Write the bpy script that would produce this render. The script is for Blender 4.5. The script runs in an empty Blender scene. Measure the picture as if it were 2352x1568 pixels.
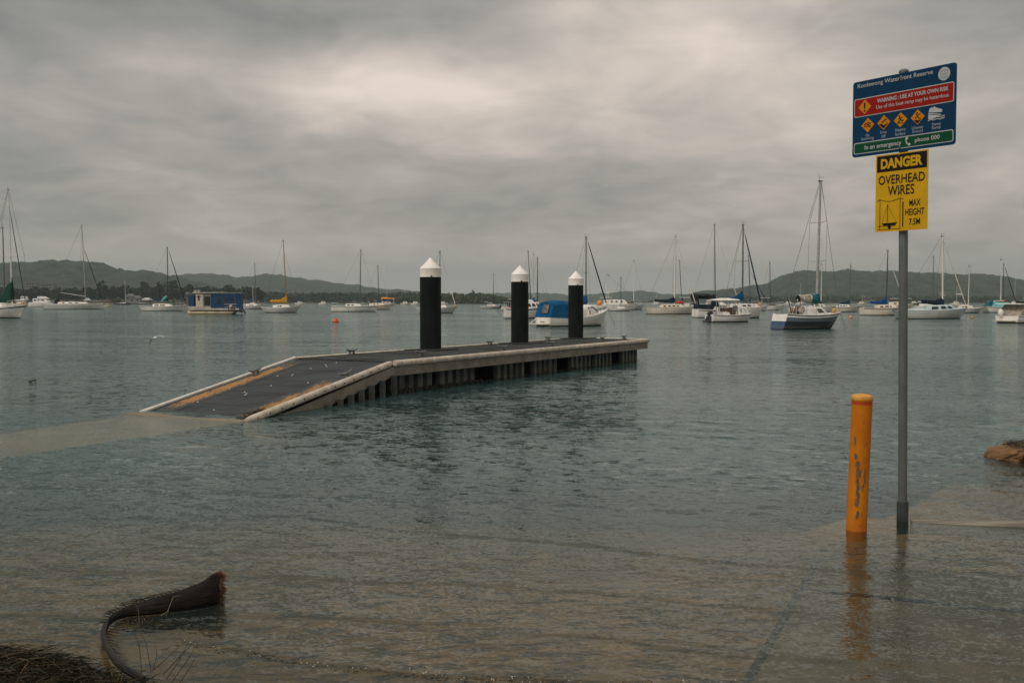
import bpy, math, random
import numpy as np
from mathutils import Vector, Matrix

random.seed(7)
rng = np.random.default_rng(11)
SC = bpy.context.scene
COL = SC.collection
R = math.radians

# ------------------------------------------------------------------ camera
FPX, CX, CY, YH, CH = 2286.7, 1176.0, 784.0, 693.5, 1.6   # focal, centre, horizon row, eye height
PITCH = math.atan((CY - YH) / FPX)
cam = bpy.data.cameras.new('camera')
cam.lens = 35.0
cam.sensor_width = 36.0
cam.clip_start = 0.05
cam.clip_end = 20000
camo = bpy.data.objects.new('camera', cam)
COL.objects.link(camo)
camo.location = (0, 0, CH)
camo.rotation_euler = (math.pi / 2 - PITCH, 0, 0)
SC.camera = camo

# ------------------------------------------------------------------ sky, sun, exposure
SUN_EL, SUN_AZ = 50.0, -132.0       # degrees; azimuth from the view axis (+Y), negative = left
W = bpy.data.worlds.new('World')
SC.world = W
W.use_nodes = True
nt = W.node_tree
nt.nodes.clear()


class NB:
    """tiny node-building helper"""
    def __init__(s, tree):
        s.t = tree

    def n(s, typ, **kw):
        nd = s.t.nodes.new(typ)
        for k, v in kw.items():
            if k.startswith('i_'):
                key = k[2:]
                key = int(key) if key.isdigit() else key.replace('_', ' ')
                s.set(nd.inputs[key], v)
            else:
                setattr(nd, k, v)
        return nd

    def set(s, sock, v):
        if isinstance(v, bpy.types.NodeSocket):
            s.t.links.new(v, sock)
        elif isinstance(v, bpy.types.Node):
            s.t.links.new(v.outputs[0], sock)
        else:
            sock.default_value = v

    def math(s, op, a, b=None, c=None, clamp=False):
        nd = s.t.nodes.new('ShaderNodeMath')
        nd.operation = op
        nd.use_clamp = clamp
        s.set(nd.inputs[0], a)
        if b is not None:
            s.set(nd.inputs[1], b)
        if c is not None:
            s.set(nd.inputs[2], c)
        return nd.outputs[0]

    def vmath(s, op, a, b=None, scale=None):
        nd = s.t.nodes.new('ShaderNodeVectorMath')
        nd.operation = op
        s.set(nd.inputs[0], a)
        if b is not None:
            s.set(nd.inputs[1], b)
        if scale is not None:
            s.set(nd.inputs['Scale'], scale)
        return nd.outputs[0]

    def mix(s, fac, a, b, blend='MIX'):
        nd = s.t.nodes.new('ShaderNodeMix')
        nd.data_type = 'RGBA'
        nd.blend_type = blend
        s.set(nd.inputs[0], fac)
        s.set(nd.inputs[6], a)
        s.set(nd.inputs[7], b)
        return nd.outputs[2]

    def noise(s, vec, scale, detail=3.0, rough=0.55, dist=0.0):
        nd = s.t.nodes.new('ShaderNodeTexNoise')
        s.set(nd.inputs['Vector'], vec)
        nd.inputs['Scale'].default_value = scale
        nd.inputs['Detail'].default_value = detail
        nd.inputs['Roughness'].default_value = rough
        nd.inputs['Distortion'].default_value = dist
        return nd

    def ramp(s, fac, stops, interp='LINEAR'):
        nd = s.t.nodes.new('ShaderNodeValToRGB')
        s.set(nd.inputs[0], fac)
        cr = nd.color_ramp
        cr.interpolation = interp
        while len(cr.elements) < len(stops):
            cr.elements.new(0.5)
        for e, (p, c) in zip(cr.elements, stops):
            e.position = p
            e.color = c if len(c) == 4 else (*c, 1)
        return nd.outputs[0]

    def mapr(s, v, a, b, c=0.0, d=1.0, smooth=True):
        nd = s.t.nodes.new('ShaderNodeMapRange')
        nd.interpolation_type = 'SMOOTHSTEP' if smooth else 'LINEAR'
        s.set(nd.inputs[0], v)
        for i, x in enumerate((a, b, c, d)):
            nd.inputs[i + 1].default_value = x
        return nd.outputs[0]


def g3(v):
    return (v, v, v, 1)


b = NB(nt)
tc = b.n('ShaderNodeTexCoord')
sep = b.n('ShaderNodeSeparateXYZ', i_0=tc.outputs['Generated'])
zc = b.math('MAXIMUM', sep.outputs[2], 0.0)
den = b.math('ADD', zc, 0.20)
cu = b.math('DIVIDE', sep.outputs[0], den)
cv = b.math('DIVIDE', sep.outputs[1], den)
cp = b.n('ShaderNodeCombineXYZ', i_0=cu, i_1=cv, i_2=3.7)
n1 = b.noise(b.vmath('ADD', cp.outputs[0], (0.35, 0.9, 0)), 0.95, 5.0, 0.52, 0.45)
n2 = b.noise(b.vmath('ADD', cp.outputs[0], (7.3, 2.1, 1.4)), 0.38, 3.0, 0.5, 0.2)
n3 = b.noise(b.vmath('MULTIPLY', cp.outputs[0], (1.0, 0.9, 1)), 3.6, 6.0, 0.56, 0.5)
az = b.math('ARCTAN2', sep.outputs[0], sep.outputs[1])
el = b.math('ARCSINE', sep.outputs[2])
wn = b.n('ShaderNodeSeparateXYZ', i_0=b.noise(b.vmath('MULTIPLY', cp.outputs[0], (1, 1, 1)), 1.5, 4.0, 0.55, 0.2).outputs['Color'])
azw = b.math('ADD', az, b.math('MULTIPLY', b.math('SUBTRACT', wn.outputs[0], 0.5), 0.30))
elw = b.math('ADD', el, b.math('MULTIPLY', b.math('SUBTRACT', wn.outputs[1], 0.5), 0.12))
dens = b.math('MULTIPLY', b.math('SUBTRACT', n1.outputs[0], 0.5), 1.35)
dens = b.math('ADD', dens, b.math('MULTIPLY', b.math('SUBTRACT', n2.outputs[0], 0.5), 0.9))
dens = b.math('ADD', dens, b.math('MULTIPLY', b.math('SUBTRACT', n3.outputs[0], 0.5), 0.95))
# lighter breaks and darker bellies of the cloud deck seen over the bay
for (a0, e0, sa, se, amt) in ((-0.100, 0.200, 0.15, 0.050, 0.66), (0.125, 0.262, 0.09, 0.060, 0.46), (0.25, 0.215, 0.15, 0.06, 0.40), (0.02, 0.165, 0.34, 0.06, 0.20),
                              (-0.085, 0.262, 0.15, 0.032, -0.36), (-0.52, 0.30, 0.22, 0.10, -0.62), (0.48, 0.31, 0.18, 0.07, -0.75), (-0.36, 0.096, 0.26, 0.030, -0.15), (-0.30, 0.215, 0.10, 0.03, 0.16), (-0.20, 0.155, 0.14, 0.018, -0.14), (0.30, 0.10, 0.3, 0.03, 0.10)):
    dx = b.math('DIVIDE', b.math('SUBTRACT', azw, a0), sa)
    dy = b.math('DIVIDE', b.math('SUBTRACT', elw, e0), se)
    rr = b.math('ADD', b.math('MULTIPLY', dx, dx), b.math('MULTIPLY', dy, dy))
    dens = b.math('MULTIPLY_ADD', b.math('POWER', 2.718, b.math('MULTIPLY', rr, -1.0)), amt, dens)
cloud = b.ramp(b.math('MULTIPLY_ADD', dens, 0.5, 0.5), [(0.18, (0.178, 0.182, 0.173)), (0.38, (0.314, 0.302, 0.276)), (0.52, (0.420, 0.385, 0.346)), (0.68, (0.585, 0.510, 0.452)), (0.85, (0.78, 0.675, 0.60))])
# near the horizon the cloud deck runs together into one grey
hz = b.mapr(zc, 0.0, 0.085)
cloud = b.mix(hz, (0.520, 0.490, 0.450, 1), cloud)
# overcast skies brighten towards the zenith
lum = b.math('MULTIPLY_ADD', zc, 0.45, 1.0)
cloud = b.vmath('SCALE', cloud, scale=lum)
# thinner cloud in front of the sun
sund = Vector((math.sin(R(SUN_AZ)) * math.cos(R(SUN_EL)), math.cos(R(SUN_AZ)) * math.cos(R(SUN_EL)), math.sin(R(SUN_EL))))
sky = b.n('ShaderNodeTexSky', sky_type='NISHITA')
sky.sun_disc = False
sky.sun_elevation = R(SUN_EL)
sky.sun_rotation = R(SUN_AZ)
sky.air_density = 1.0
sky.dust_density = 3.0
skyc = b.mix(0.965, sky.outputs[0], b.vmath('SCALE', cloud, scale=10.0))
bg = b.n('ShaderNodeBackground', i_0=skyc, i_1=0.082)
out = b.n('ShaderNodeOutputWorld', i_0=bg)

sun = bpy.data.lights.new('sun', 'SUN')
sun.energy = 1.5
sun.angle = R(28)
sun.color = (1.0, 0.95, 0.88)
suno = bpy.data.objects.new('sun', sun)
COL.objects.link(suno)
suno.rotation_euler = (-sund).to_track_quat('-Z', 'Y').to_euler()
suno.location = (0, 0, 30)

vs = SC.view_settings
vs.view_transform = 'Standard'
vs.look = 'None'
vs.exposure = 0.32
vs.gamma = 1.0
vs.use_curve_mapping = False
SC.cycles.max_bounces = 6
SC.cycles.transparent_max_bounces = 8
SC.cycles.volume_bounces = 0
SC.cycles.use_denoising = True

# ------------------------------------------------------------------ picture -> place
_ca, _sa = math.cos(PITCH), math.sin(PITCH)


def ray(x, y):
    dx, dy = (x - CX) / FPX, (CY - y) / FPX
    return Vector((dx, _ca + dy * _sa, -_sa + dy * _ca))


def G(x, y, z=0.0):
    d = ray(x, y)
    return Vector((0, 0, CH)) + d * ((z - CH) / d.z)


def D(x, y, Y):
    d = ray(x, y)
    return Vector((0, 0, CH)) + d * (Y / d.y)


# ------------------------------------------------------------------ materials
MATS = {}


def mat(name, col, rough=0.55, metal=0.0, var=0.12, scale=6.0, bump=0.0, spec=0.5, col2=None, coat=0.0, wl=None, stretch=(1, 1, 1)):
    """procedural paint/stone/cloth: base colour with patchy variation, optional relief and waterline staining"""
    if name in MATS:
        return MATS[name]
    m = bpy.data.materials.new(name)
    m.use_nodes = True
    t = m.node_tree
    t.nodes.clear()
    q = NB(t)
    tc = q.n('ShaderNodeTexCoord')
    vec = q.vmath('MULTIPLY', tc.outputs['Object'], stretch)
    nz = q.noise(vec, scale, 5.0, 0.6)
    nf = q.noise(vec, scale * 7.3, 3.0, 0.6)
    c2 = col2 if col2 else tuple(x * (1 - 2.2 * var) for x in col)
    f = q.mapr(nz.outputs[0], 0.36, 0.66)
    c = q.mix(f, (*col, 1), (*c2, 1))
    f2 = q.math('MULTIPLY', q.mapr(nf.outputs[0], 0.45, 0.75), var * 1.5, clamp=True)
    c = q.mix(f2, c, (*[x * 0.55 for x in col], 1))
    if wl:
        geo = q.n('ShaderNodeNewGeometry')
        sp = q.n('ShaderNodeSeparateXYZ', i_0=geo.outputs['Position'])
        h = q.math('ADD', sp.outputs[2], q.math('MULTIPLY', q.math('SUBTRACT', nz.outputs[0], 0.5), 0.25))
        st = q.mapr(h, 0.02, 0.30, wl, 0.0)
        c = q.mix(st, c, (0.20, 0.165, 0.085, 1))
    p = q.n('ShaderNodeBsdfPrincipled')
    q.set(p.inputs['Base Color'], c)
    rr = q.math('MULTIPLY_ADD', nz.outputs[0], 0.3, rough - 0.15, clamp=True)
    q.set(p.inputs['Roughness'], rr)
    p.inputs['Metallic'].default_value = metal
    p.inputs['Specular IOR Level'].default_value = spec
    p.inputs['Coat Weight'].default_value = coat
    if bump:
        bp = q.n('ShaderNodeBump', i_Strength=1.0, i_Distance=bump, i_Height=nf.outputs[0])
        q.set(p.inputs['Normal'], bp)
    q.n('ShaderNodeOutputMaterial', i_0=p)
    MATS[name] = m
    return m


# ------------------------------------------------------------------ mesh helper
class MB:
    def __init__(s):
        s.v, s.f, s.mi = [], [], []

    def add(s, vs, fs, mi=0):
        o = len(s.v)
        s.v += [tuple(p) for p in vs]
        s.f += [tuple(i + o for i in f) for f in fs]
        s.mi += [mi] * len(fs)
        return s

    def box(s, x0, x1, y0, y1, z0, z1, mi=0):
        return s.add([(x0, y0, z0), (x1, y0, z0), (x1, y1, z0), (x0, y1, z0), (x0, y0, z1), (x1, y0, z1), (x1, y1, z1), (x0, y1, z1)],
                     [(0, 3, 2, 1), (4, 5, 6, 7), (0, 1, 5, 4), (1, 2, 6, 5), (2, 3, 7, 6), (3, 0, 4, 7)], mi)

    def loft(s, rings, closed=True, caps=True, mi=0):
        n = len(rings[0])
        vs = [p for r in rings for p in r]
        fs = []
        for i in range(len(rings) - 1):
            for j in range(n if closed else n - 1):
                k = (j + 1) % n
                fs.append((i * n + j, i * n + k, (i + 1) * n + k, (i + 1) * n + j))
        if caps:
            fs.append(tuple(range(n - 1, -1, -1)))
            fs.append(tuple(range((len(rings) - 1) * n, len(rings) * n)))
        return s.add(vs, fs, mi)

    def tube(s, pts, rad, n=8, caps=True, mi=0, flat=1.0):
        pts = [Vector(p) for p in pts]
        if not hasattr(rad, '__len__'):
            rad = [rad] * len(pts)
        rings = []
        up = Vector((0, 0, 1))
        d0 = (pts[-1] - pts[0]).normalized()
        if abs(d0.z) > 0.9:
            up = Vector((0, 1, 0))
        for i, p in enumerate(pts):
            d = (pts[min(i + 1, len(pts) - 1)] - pts[max(i - 1, 0)]).normalized()
            u = d.cross(up).normalized()
            w = u.cross(d).normalized()
            rings.append([p + (u * math.cos(a) * rad[i] + w * math.sin(a) * rad[i] * flat) for a in [2 * math.pi * k / n for k in range(n)]])
        return s.loft(rings, True, caps, mi)

    def lathe(s, prof, n=24, mi=0, center=(0, 0, 0)):
        rings = []
        for r, z in prof:
            rings.append([(center[0] + r * math.cos(2 * math.pi * k / n), center[1] + r * math.sin(2 * math.pi * k / n), center[2] + z) for k in range(n)])
        return s.loft(rings, True, True, mi)

    def prism(s, poly, axis, a, c, mi=0):
        """polygon in the two other axes, extruded along axis from a to c"""
        def P(u, v, w):
            return {'x': (w, u, v), 'y': (u, w, v), 'z': (u, v, w)}[axis]
        n = len(poly)
        vs = [P(u, v, a) for u, v in poly] + [P(u, v, c) for u, v in poly]
        fs = [tuple(range(n)), tuple(range(2 * n - 1, n - 1, -1))] + [(j, (j + 1) % n, n + (j + 1) % n, n + j) for j in range(n)]
        return s.add(vs, fs, mi)

    def build(s, name, mats, parent=None, smooth=False, fix=True):
        me = bpy.data.meshes.new(name)
        me.from_pydata(s.v, [], s.f)
        if not isinstance(mats, (list, tuple)):
            mats = [mats]
        for m in mats:
            me.materials.append(m)
        if len(mats) > 1:
            me.polygons.foreach_set('material_index', s.mi)
        if fix:
            import bmesh
            bm = bmesh.new()
            bm.from_mesh(me)
            bmesh.ops.recalc_face_normals(bm, faces=bm.faces)
            bm.to_mesh(me)
            bm.free()
        if smooth:
            me.shade_smooth()
            try:
                me.set_sharp_from_angle(angle=R(40))
            except Exception:
                pass
        me.update()
        o = bpy.data.objects.new(name, me)
        COL.objects.link(o)
        if parent is not None:
            o.parent = parent
        return o


def npmesh(name, V, Fq, m, smooth=True):
    me = bpy.data.meshes.new(name)
    me.vertices.add(len(V))
    me.vertices.foreach_set('co', np.asarray(V, np.float32).ravel())
    Fq = np.asarray(Fq, np.int32)
    k = Fq.shape[1]
    me.loops.add(Fq.size)
    me.loops.foreach_set('vertex_index', Fq.ravel())
    me.polygons.add(len(Fq))
    me.polygons.foreach_set('loop_start', np.arange(0, Fq.size, k, dtype=np.int32))
    me.polygons.foreach_set('loop_total', np.full(len(Fq), k, np.int32))
    me.update(calc_edges=True)
    me.materials.append(m)
    if smooth:
        me.shade_smooth()
    o = bpy.data.objects.new(name, me)
    COL.objects.link(o)
    return o


def gridfaces(nr, nc):
    i = np.arange(nr - 1)[:, None] * nc + np.arange(nc - 1)[None, :]
    return np.stack([i, i + 1, i + nc + 1, i + nc], -1).reshape(-1, 4)


def empty(name, loc=(0, 0, 0), rz=0.0):
    o = bpy.data.objects.new(name, None)
    o.empty_display_size = 0.2
    COL.objects.link(o)
    o.location = loc
    o.rotation_euler = (0, 0, rz)
    return o


def tag(o, label=None, cat=None, group=None, kind=None):
    if label:
        o['label'] = label
    if cat:
        o['category'] = cat
    if group:
        o['group'] = group
    if kind:
        o['kind'] = kind
    return o


def _h(ix, iy, seed):
    h = (ix.astype(np.int64) * 374761393 + iy.astype(np.int64) * 668265263 + seed * 1274126177) & 0xffffffff
    h = ((h ^ (h >> 13)) * 1274126177) & 0xffffffff
    return ((h ^ (h >> 16)) & 0xffff) / 65535.0


def vnoise(x, y, seed=0):
    ix, iy = np.floor(x), np.floor(y)
    fx, fy = x - ix, y - iy
    fx, fy = fx * fx * (3 - 2 * fx), fy * fy * (3 - 2 * fy)
    a, b_, c, d = _h(ix, iy, seed), _h(ix + 1, iy, seed), _h(ix, iy + 1, seed), _h(ix + 1, iy + 1, seed)
    return (a * (1 - fx) + b_ * fx) * (1 - fy) + (c * (1 - fx) + d * fx) * fy - 0.5


def fbm(x, y, o=4, seed=0):
    s, a = 0, 1.0
    for k in range(o):
        s = s + a * vnoise(x * 2 ** k, y * 2 ** k, seed + k)
        a *= 0.5
    return s


def smooth(t):
    t = np.clip(t, 0, 1)
    return t * t * (3 - 2 * t)

# ================================================================== SETTING: sea bed, water, ramp slabs
YB = [-80, -5, 0, 3.0, 4.2, 5, 6, 7, 8, 9, 10, 12, 15, 20, 40, 100]
ZB = [3.0, 0.55, 0.35, 0.03, -0.045, -0.06, -0.09, -0.15, -0.27, -0.45, -0.70, -1.1, -1.8, -2.6, -5, -8]
BUMPS = [(5.6, 9.9, 1.0, 0.55, 0.62), (3.55, 8.25, 0.55, 0.30, 0.30), (2.75, 7.72, 0.45, 0.16, 0.17), (4.6, 7.6, 0.7, 0.45, 0.16), (2.75, 7.05, 1.0, 0.5, 0.125),
         (5.2, 8.9, 1.0, 0.5, 0.3), (4.2, 9.4, 0.5, 0.2, 0.35), (-2.55, 3.95, 0.75, 0.38, 0.16), (-6.5, 6.6, 1.6, 0.8, 0.1)]


def bed(x, y):
    z = np.interp(y, YB, ZB)
    # the shelf runs out a little further on the left and right than in the middle
    z = np.interp(y + 0.25 * np.sin(x * 0.7) - 0.0 * x, YB, ZB)
    for bx, by, sx, sy, h in BUMPS:
        z = z + h * np.exp(-((x - bx) / sx) ** 2 - ((y - by) / sy) ** 2)
    near = smooth((14 - y) / 4)
    z = z + near * (0.035 * fbm(x * 0.9 + 3, y * 1.7, 3, 5) + 0.010 * fbm(x * 5, y * 9, 3, 9))
    return z


# submerged concrete landing at the foot of the ramp
A_N, A_F = G(900, 830, .57), G(680, 822, .57)          # hinge corners (near, far)
R_N, R_F = G(586, 962.5), G(338, 942.5)                # where the ramp meets the water
LAND = [G(0, 990) - 1.0 * (G(338, 942.5) - G(0, 990)), G(316, 946), G(575, 966), G(0, 1052) - 1.0 * (G(575, 966) - G(0, 1052))]
LAND = [Vector((p.x, p.y, 0)) for p in LAND]


def in_poly(x, y, poly):
    ins = np.zeros(x.shape, bool)
    n = len(poly)
    for i in range(n):
        x0, y0 = poly[i][0], poly[i][1]
        x1, y1 = poly[(i + 1) % n][0], poly[(i + 1) % n][1]
        c = ((y0 > y) != (y1 > y)) & (x < (x1 - x0) * (y - y0) / (y1 - y0 + 1e-12) + x0)
        ins ^= c
    return ins


# ---- sea bed sheet
xs = np.concatenate([[-4000, -900, -250, -80, -35, -18, -12], np.arange(-9, 9.01, 0.06), [12, 18, 35, 80, 250, 900, 4000]])
ys = np.concatenate([[-80, -30, -10, -4], np.arange(0, 16.01, 0.06), [18, 22, 30, 50, 100, 300, 900, 2500, 6000]])
XX, YY = np.meshgrid(xs, ys)
ZZ = bed(XX, YY)
sandm = bpy.data.materials.new('wet_sand')
sandm.use_nodes = True
q = NB(sandm.node_tree)
q.t.nodes.clear()
geo = q.n('ShaderNodeNewGeometry')
pos = geo.outputs['Position']
na = q.noise(q.vmath('MULTIPLY', pos, (1, 2.0, 1)), 1.1, 5, 0.6, 0.4)
nb_ = q.noise(q.vmath('MULTIPLY', pos, (1, 2.6, 1)), 5.5, 6, 0.68, 0.8)
nc_ = q.noise(pos, 60, 3, 0.6)
c = q.mix(q.mapr(na.outputs[0], 0.35, 0.68), (0.265, 0.172, 0.072, 1), (0.165, 0.114, 0.052, 1))
c = q.mix(q.mapr(nb_.outputs[0], 0.46, 0.60, 0, 0.95), c, (0.036, 0.035, 0.027, 1))
c = q.mix(q.mapr(nc_.outputs[0], 0.45, 0.75, 0, 0.5), c, (0.06, 0.05, 0.035, 1))
sxy = q.n('ShaderNodeSeparateXYZ', i_0=pos)
clean = q.math('MULTIPLY', q.mapr(sxy.outputs[0], 1.9, 2.7), q.mapr(sxy.outputs[1], 6.6, 7.4))
clean = q.math('MULTIPLY', clean, q.mapr(na.outputs[0], 0.34, 0.5, 0.35, 0.9))
c = q.mix(clean, c, (0.44, 0.30, 0.155, 1))
bp = q.n('ShaderNodeBump', i_Distance=0.02, i_Height=nb_.outputs[0])
p = q.n('ShaderNodeBsdfPrincipled', i_Base_Color=c, i_Roughness=0.75, i_Normal=bp)
q.n('ShaderNodeOutputMaterial', i_0=p)
sb = npmesh('seabed', np.stack([XX, YY, ZZ], -1).reshape(-1, 3), gridfaces(len(ys), len(xs)), sandm)
tag(sb, 'pale brown sandy sea bed seen through the shallow water', kind='structure')

# ---- water sheet: a fan of rows that gets coarser with distance
ri = np.concatenate([1 / np.linspace(1 / 2.6, 1 / 150, 640), np.geomspace(155, 7000, 60)])
th = np.linspace(R(-46), R(46), 780)
RR, TT = np.meshgrid(ri, th, indexing='ij')
WX, WY = RR * np.sin(TT), RR * np.cos(TT)
dr = np.gradient(ri)[:, None] * np.ones_like(RR)
bz = bed(WX, WY)
dep = np.maximum(-bz, 0.0)
amp = 0.10 + 0.90 * smooth((dep - 0.05) / 0.6)
# calmer in the lee of the landing and pontoon
WZ = np.zeros_like(WX)
wr = np.random.default_rng(5)
for k in range(34):
    lam = 0.11 * (8.0 ** (k / 33.0)) * wr.uniform(0.9, 1.1)
    ang = R(-115) + wr.normal(0, 0.62)          # travels towards the camera and to the left
    kx, ky = 2 * math.pi / lam * math.cos(ang), 2 * math.pi / lam * math.sin(ang)
    a = (0.030 if lam < 0.34 else 0.009) * lam / (2 * math.pi)
    fade = np.clip((lam - 2.6 * dr) / (0.6 * lam), 0, 1)
    WZ += a * fade * np.sin(kx * WX + ky * WY + wr.uniform(0, 6.28) + 0.9 * fbm(WX * 0.5 / lam, WY * 0.5 / lam, 2, k))
WZ *= amp * (0.72 + 0.9 * (fbm(WX * 0.16, WY * 0.16, 2, 77) + 0.25))


def ridge(pts, h, w0, w1):
    """a low swash wavelet: steep front (towards camera), long back"""
    pts = np.array(pts)
    yc = np.interp(WX, pts[:, 0], pts[:, 1])
    e = np.exp(-((WX - pts[:, 0].mean()) / (0.62 * (pts[-1, 0] - pts[0, 0]))) ** 6)
    d = WY - yc - 0.05 * fbm(WX * 3, WY * 0 + h * 100, 3, 31)
    return 0.42 * h * e * np.where(d < 0, np.exp(-(d / w0) ** 2), np.exp(-(d / w1) ** 2))


WZ += ridge([(-1.75, 4.72), (-1.5, 4.62), (-0.9, 4.36), (-0.3, 4.2), (0.4, 4.13)], 0.017, 0.022, 0.16)
WZ += ridge([(-1.6, 7.4), (-1.0, 7.02), (0.3, 6.58), (1.3, 6.1), (1.9, 5.9)], 0.016, 0.05, 0.28)
WZ += ridge([(-2.6, 5.9), (-1.2, 5.75), (0.5, 5.45), (1.8, 5.0)], 0.009, 0.05, 0.22)
WZ += ridge([(-2.4, 5.05), (-1.7, 5.0), (-1.0, 5.05), (-0.4, 4.9)], 0.010, 0.03, 0.15)
WZ += ridge([(0.3, 4.75), (0.9, 4.5), (1.6, 4.35), (2.3, 4.3)], 0.010, 0.03, 0.2)
WZ += ridge([(-4.2, 8.6), (-2.5, 8.3), (-0.5, 8.0), (1.5, 7.6)], 0.014, 0.07, 0.35)
WZ += 0.0022 * fbm(WX * 9, WY * 13, 3, 3) * smooth((10 - RR) / 6)
inl = in_poly(WX, WY, LAND)
dep = np.where(inl, np.minimum(dep, 0.035), dep)
WZ = np.where(inl, WZ * 0.3, WZ)

wm = bpy.data.materials.new('sea_water')
wm.use_nodes = True
q = NB(wm.node_tree)
q.t.nodes.clear()
geo = q.n('ShaderNodeNewGeometry')
pos = geo.outputs['Position']
at = q.n('ShaderNodeAttribute', attribute_name='water_depth')
dfac = at.outputs['Fac']
calm = q.mapr(dfac, 0.05, 0.6, 0.20, 1.0)
rot = q.n('ShaderNodeVectorRotate', rotation_type='Z_AXIS', i_Vector=pos, i_Angle=R(16))
pv = rot.outputs[0]
gust = q.noise(q.vmath('MULTIPLY', pv, (0.6, 1.0, 0)), 0.05, 3, 0.6, 0.5)
gust2 = q.noise(q.vmath('MULTIPLY', pv, (0.5, 1.0, 0)), 0.32, 3, 0.6, 0.3)
gf = q.math('ADD', q.mapr(gust.outputs[0], 0.3, 0.7, 0.55, 1.25), q.mapr(gust2.outputs[0], 0.3, 0.7, -0.18, 0.18))


def slope(sx, sy, scale, a, off):
    nz = q.noise(q.vmath('ADD', q.vmath('MULTIPLY', pv, (sx, sy, 0)), (off, off * 1.7, 0)), scale, 2.0, 0.55, 0.25)
    v = q.vmath('SUBTRACT', nz.outputs['Color'], (0.5, 0.5, 0.5))
    return q.vmath('MULTIPLY', v, (a * 0.8, a, 0))


sl = q.vmath('ADD', slope(0.62, 1.0, 8.0, 0.80, 5.1), slope(0.55, 1.0, 2.4, 0.24, 2.7))
sl = q.vmath('ADD', sl, slope(0.45, 1.0, 0.55, 0.26, 9.3))
sl = q.vmath('ADD', sl, slope(0.35, 1.0, 0.14, 0.16, 4.4))
sl = q.vmath('SCALE', sl, scale=q.math('MULTIPLY', calm, gf))
hf = q.vmath('SCALE', slope(0.7, 1.0, 19.0, 0.60, 0.0), scale=q.mapr(dfac, 0.03, 0.45, 0.26, 1.0))
hf = q.vmath('ADD', hf, q.vmath('SCALE', slope(0.8, 1.0, 60.0, 0.85, 1.3), scale=q.mapr(dfac, 0.03, 0.45, 0.75, 0.9)))
hf = q.vmath('SCALE', hf, scale=gf)
sl = q.vmath('ADD', sl, hf)
nrm = q.vmath('NORMALIZE', q.vmath('ADD', geo.outputs['Normal'], sl))
fr = q.n('ShaderNodeFresnel', i_IOR=1.33, i_Normal=nrm)
gl = q.n('ShaderNodeBsdfGlossy', i_Color=(0.85, 0.92, 0.90, 1), i_Roughness=0.07, i_Normal=nrm)
tr = q.n('ShaderNodeBsdfTransparent', i_Color=(0.85, 0.84, 0.72, 1))
mu = q.n('ShaderNodeBsdfDiffuse', i_Color=(0.031, 0.060, 0.063, 1))
mf = q.math('SUBTRACT', 1.0, q.math('POWER', 2.71828, q.math('MULTIPLY', dfac, -2.9)))
body = q.n('ShaderNodeMixShader', i_0=mf, i_1=tr, i_2=mu)
sh = q.n('ShaderNodeMixShader', i_0=fr, i_1=body, i_2=gl)
q.n('ShaderNodeOutputMaterial', i_0=sh)
wo = npmesh('water', np.stack([WX, WY, WZ], -1).reshape(-1, 3), gridfaces(len(ri), len(th)), wm)
att = wo.data.attributes.new('water_depth', 'FLOAT', 'POINT')
att.data.foreach_set('value', dep.ravel().astype(np.float32))
tag(wo, 'grey green rippled water of the bay', kind='structure')

# ---- concrete landing
conc = mat('wet_concrete', (0.225, 0.185, 0.108), 0.7, var=0.16, scale=1.6, bump=0.004)
mb = MB()
lp = [(p.x, p.y) for p in LAND]
mb.prism(lp, 'z', -0.7, -0.03)
o = mb.build('concrete_path', conc)
tag(o, 'pale concrete path under a film of water at the foot of the ramp', kind='structure')
# its raised lip just where the ramp lands
mb = MB()
e0, e1 = G(300, 949), G(560, 967)
dd = Vector((e1.x - e0.x, e1.y - e0.y, 0)).normalized()
nn = Vector((-dd.y, dd.x, 0))
k = 14
rings = []
for i in range(k + 1):
    t = i / k
    p = Vector((e0.x, e0.y, 0)).lerp(Vector((e1.x, e1.y, 0)), t)
    w = 0.13 + 0.03 * math.sin(9 * t)
    h = 0.012 + 0.008 * math.sin(7 * t + 1) - 0.03 * max(0, t - 0.85) * 4
    rings.append([p - nn * w + Vector((0, 0, -0.1)), p - nn * w * 0.8 + Vector((0, 0, h - 0.015)), p + Vector((0, 0, h)), p + nn * w * 0.8 + Vector((0, 0, h - 0.012)), p + nn * w + Vector((0, 0, -0.1))])
mb.loft(rings)
tag(mb.build('path_lip', conc, o, True), 'wet concrete lip breaking the surface')

# ---- submerged boat ramp slabs on the right with a dark joint along the edge and a dark strip across
slabm = mat('ramp_concrete', (0.155, 0.122, 0.074), 0.8, var=0.2, scale=2.2, bump=0.006)
stripm = mat('dark_ramp_strip', (0.045, 0.045, 0.038), 0.8, var=0.3, scale=9)
J0, J1 = Vector((1.95, 6.38, 0)), Vector((0.96, 4.13, 0))
jd = (J0 - J1).normalized()
jn = Vector((jd.y, -jd.x, 0))
ramp = empty('boat_ramp', (J1.x, J1.y, 0))
tag(ramp, 'drowned concrete boat ramp slabs at the right foreground', kind='structure')


def ramp_sheet(name, m, u0, u1, v0, v1, lift, nu=30, nv=30):
    us, vs_ = np.linspace(u0, u1, nu), np.linspace(v0, v1, nv)
    U, V = np.meshgrid(us, vs_)
    X = J1.x + jd.x * V + jn.x * U
    Y = J1.y + jd.y * V + jn.y * U
    base = np.interp(Y, [0, 4, 7, 9], [0.02, -0.055, -0.14, -0.5])
    Z = base + lift
    ob = npmesh(name, np.stack([X - J1.x, Y - J1.y, Z], -1).reshape(-1, 3), gridfaces(nv, nu), m)
    ob.parent = ramp
    return ob


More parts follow.
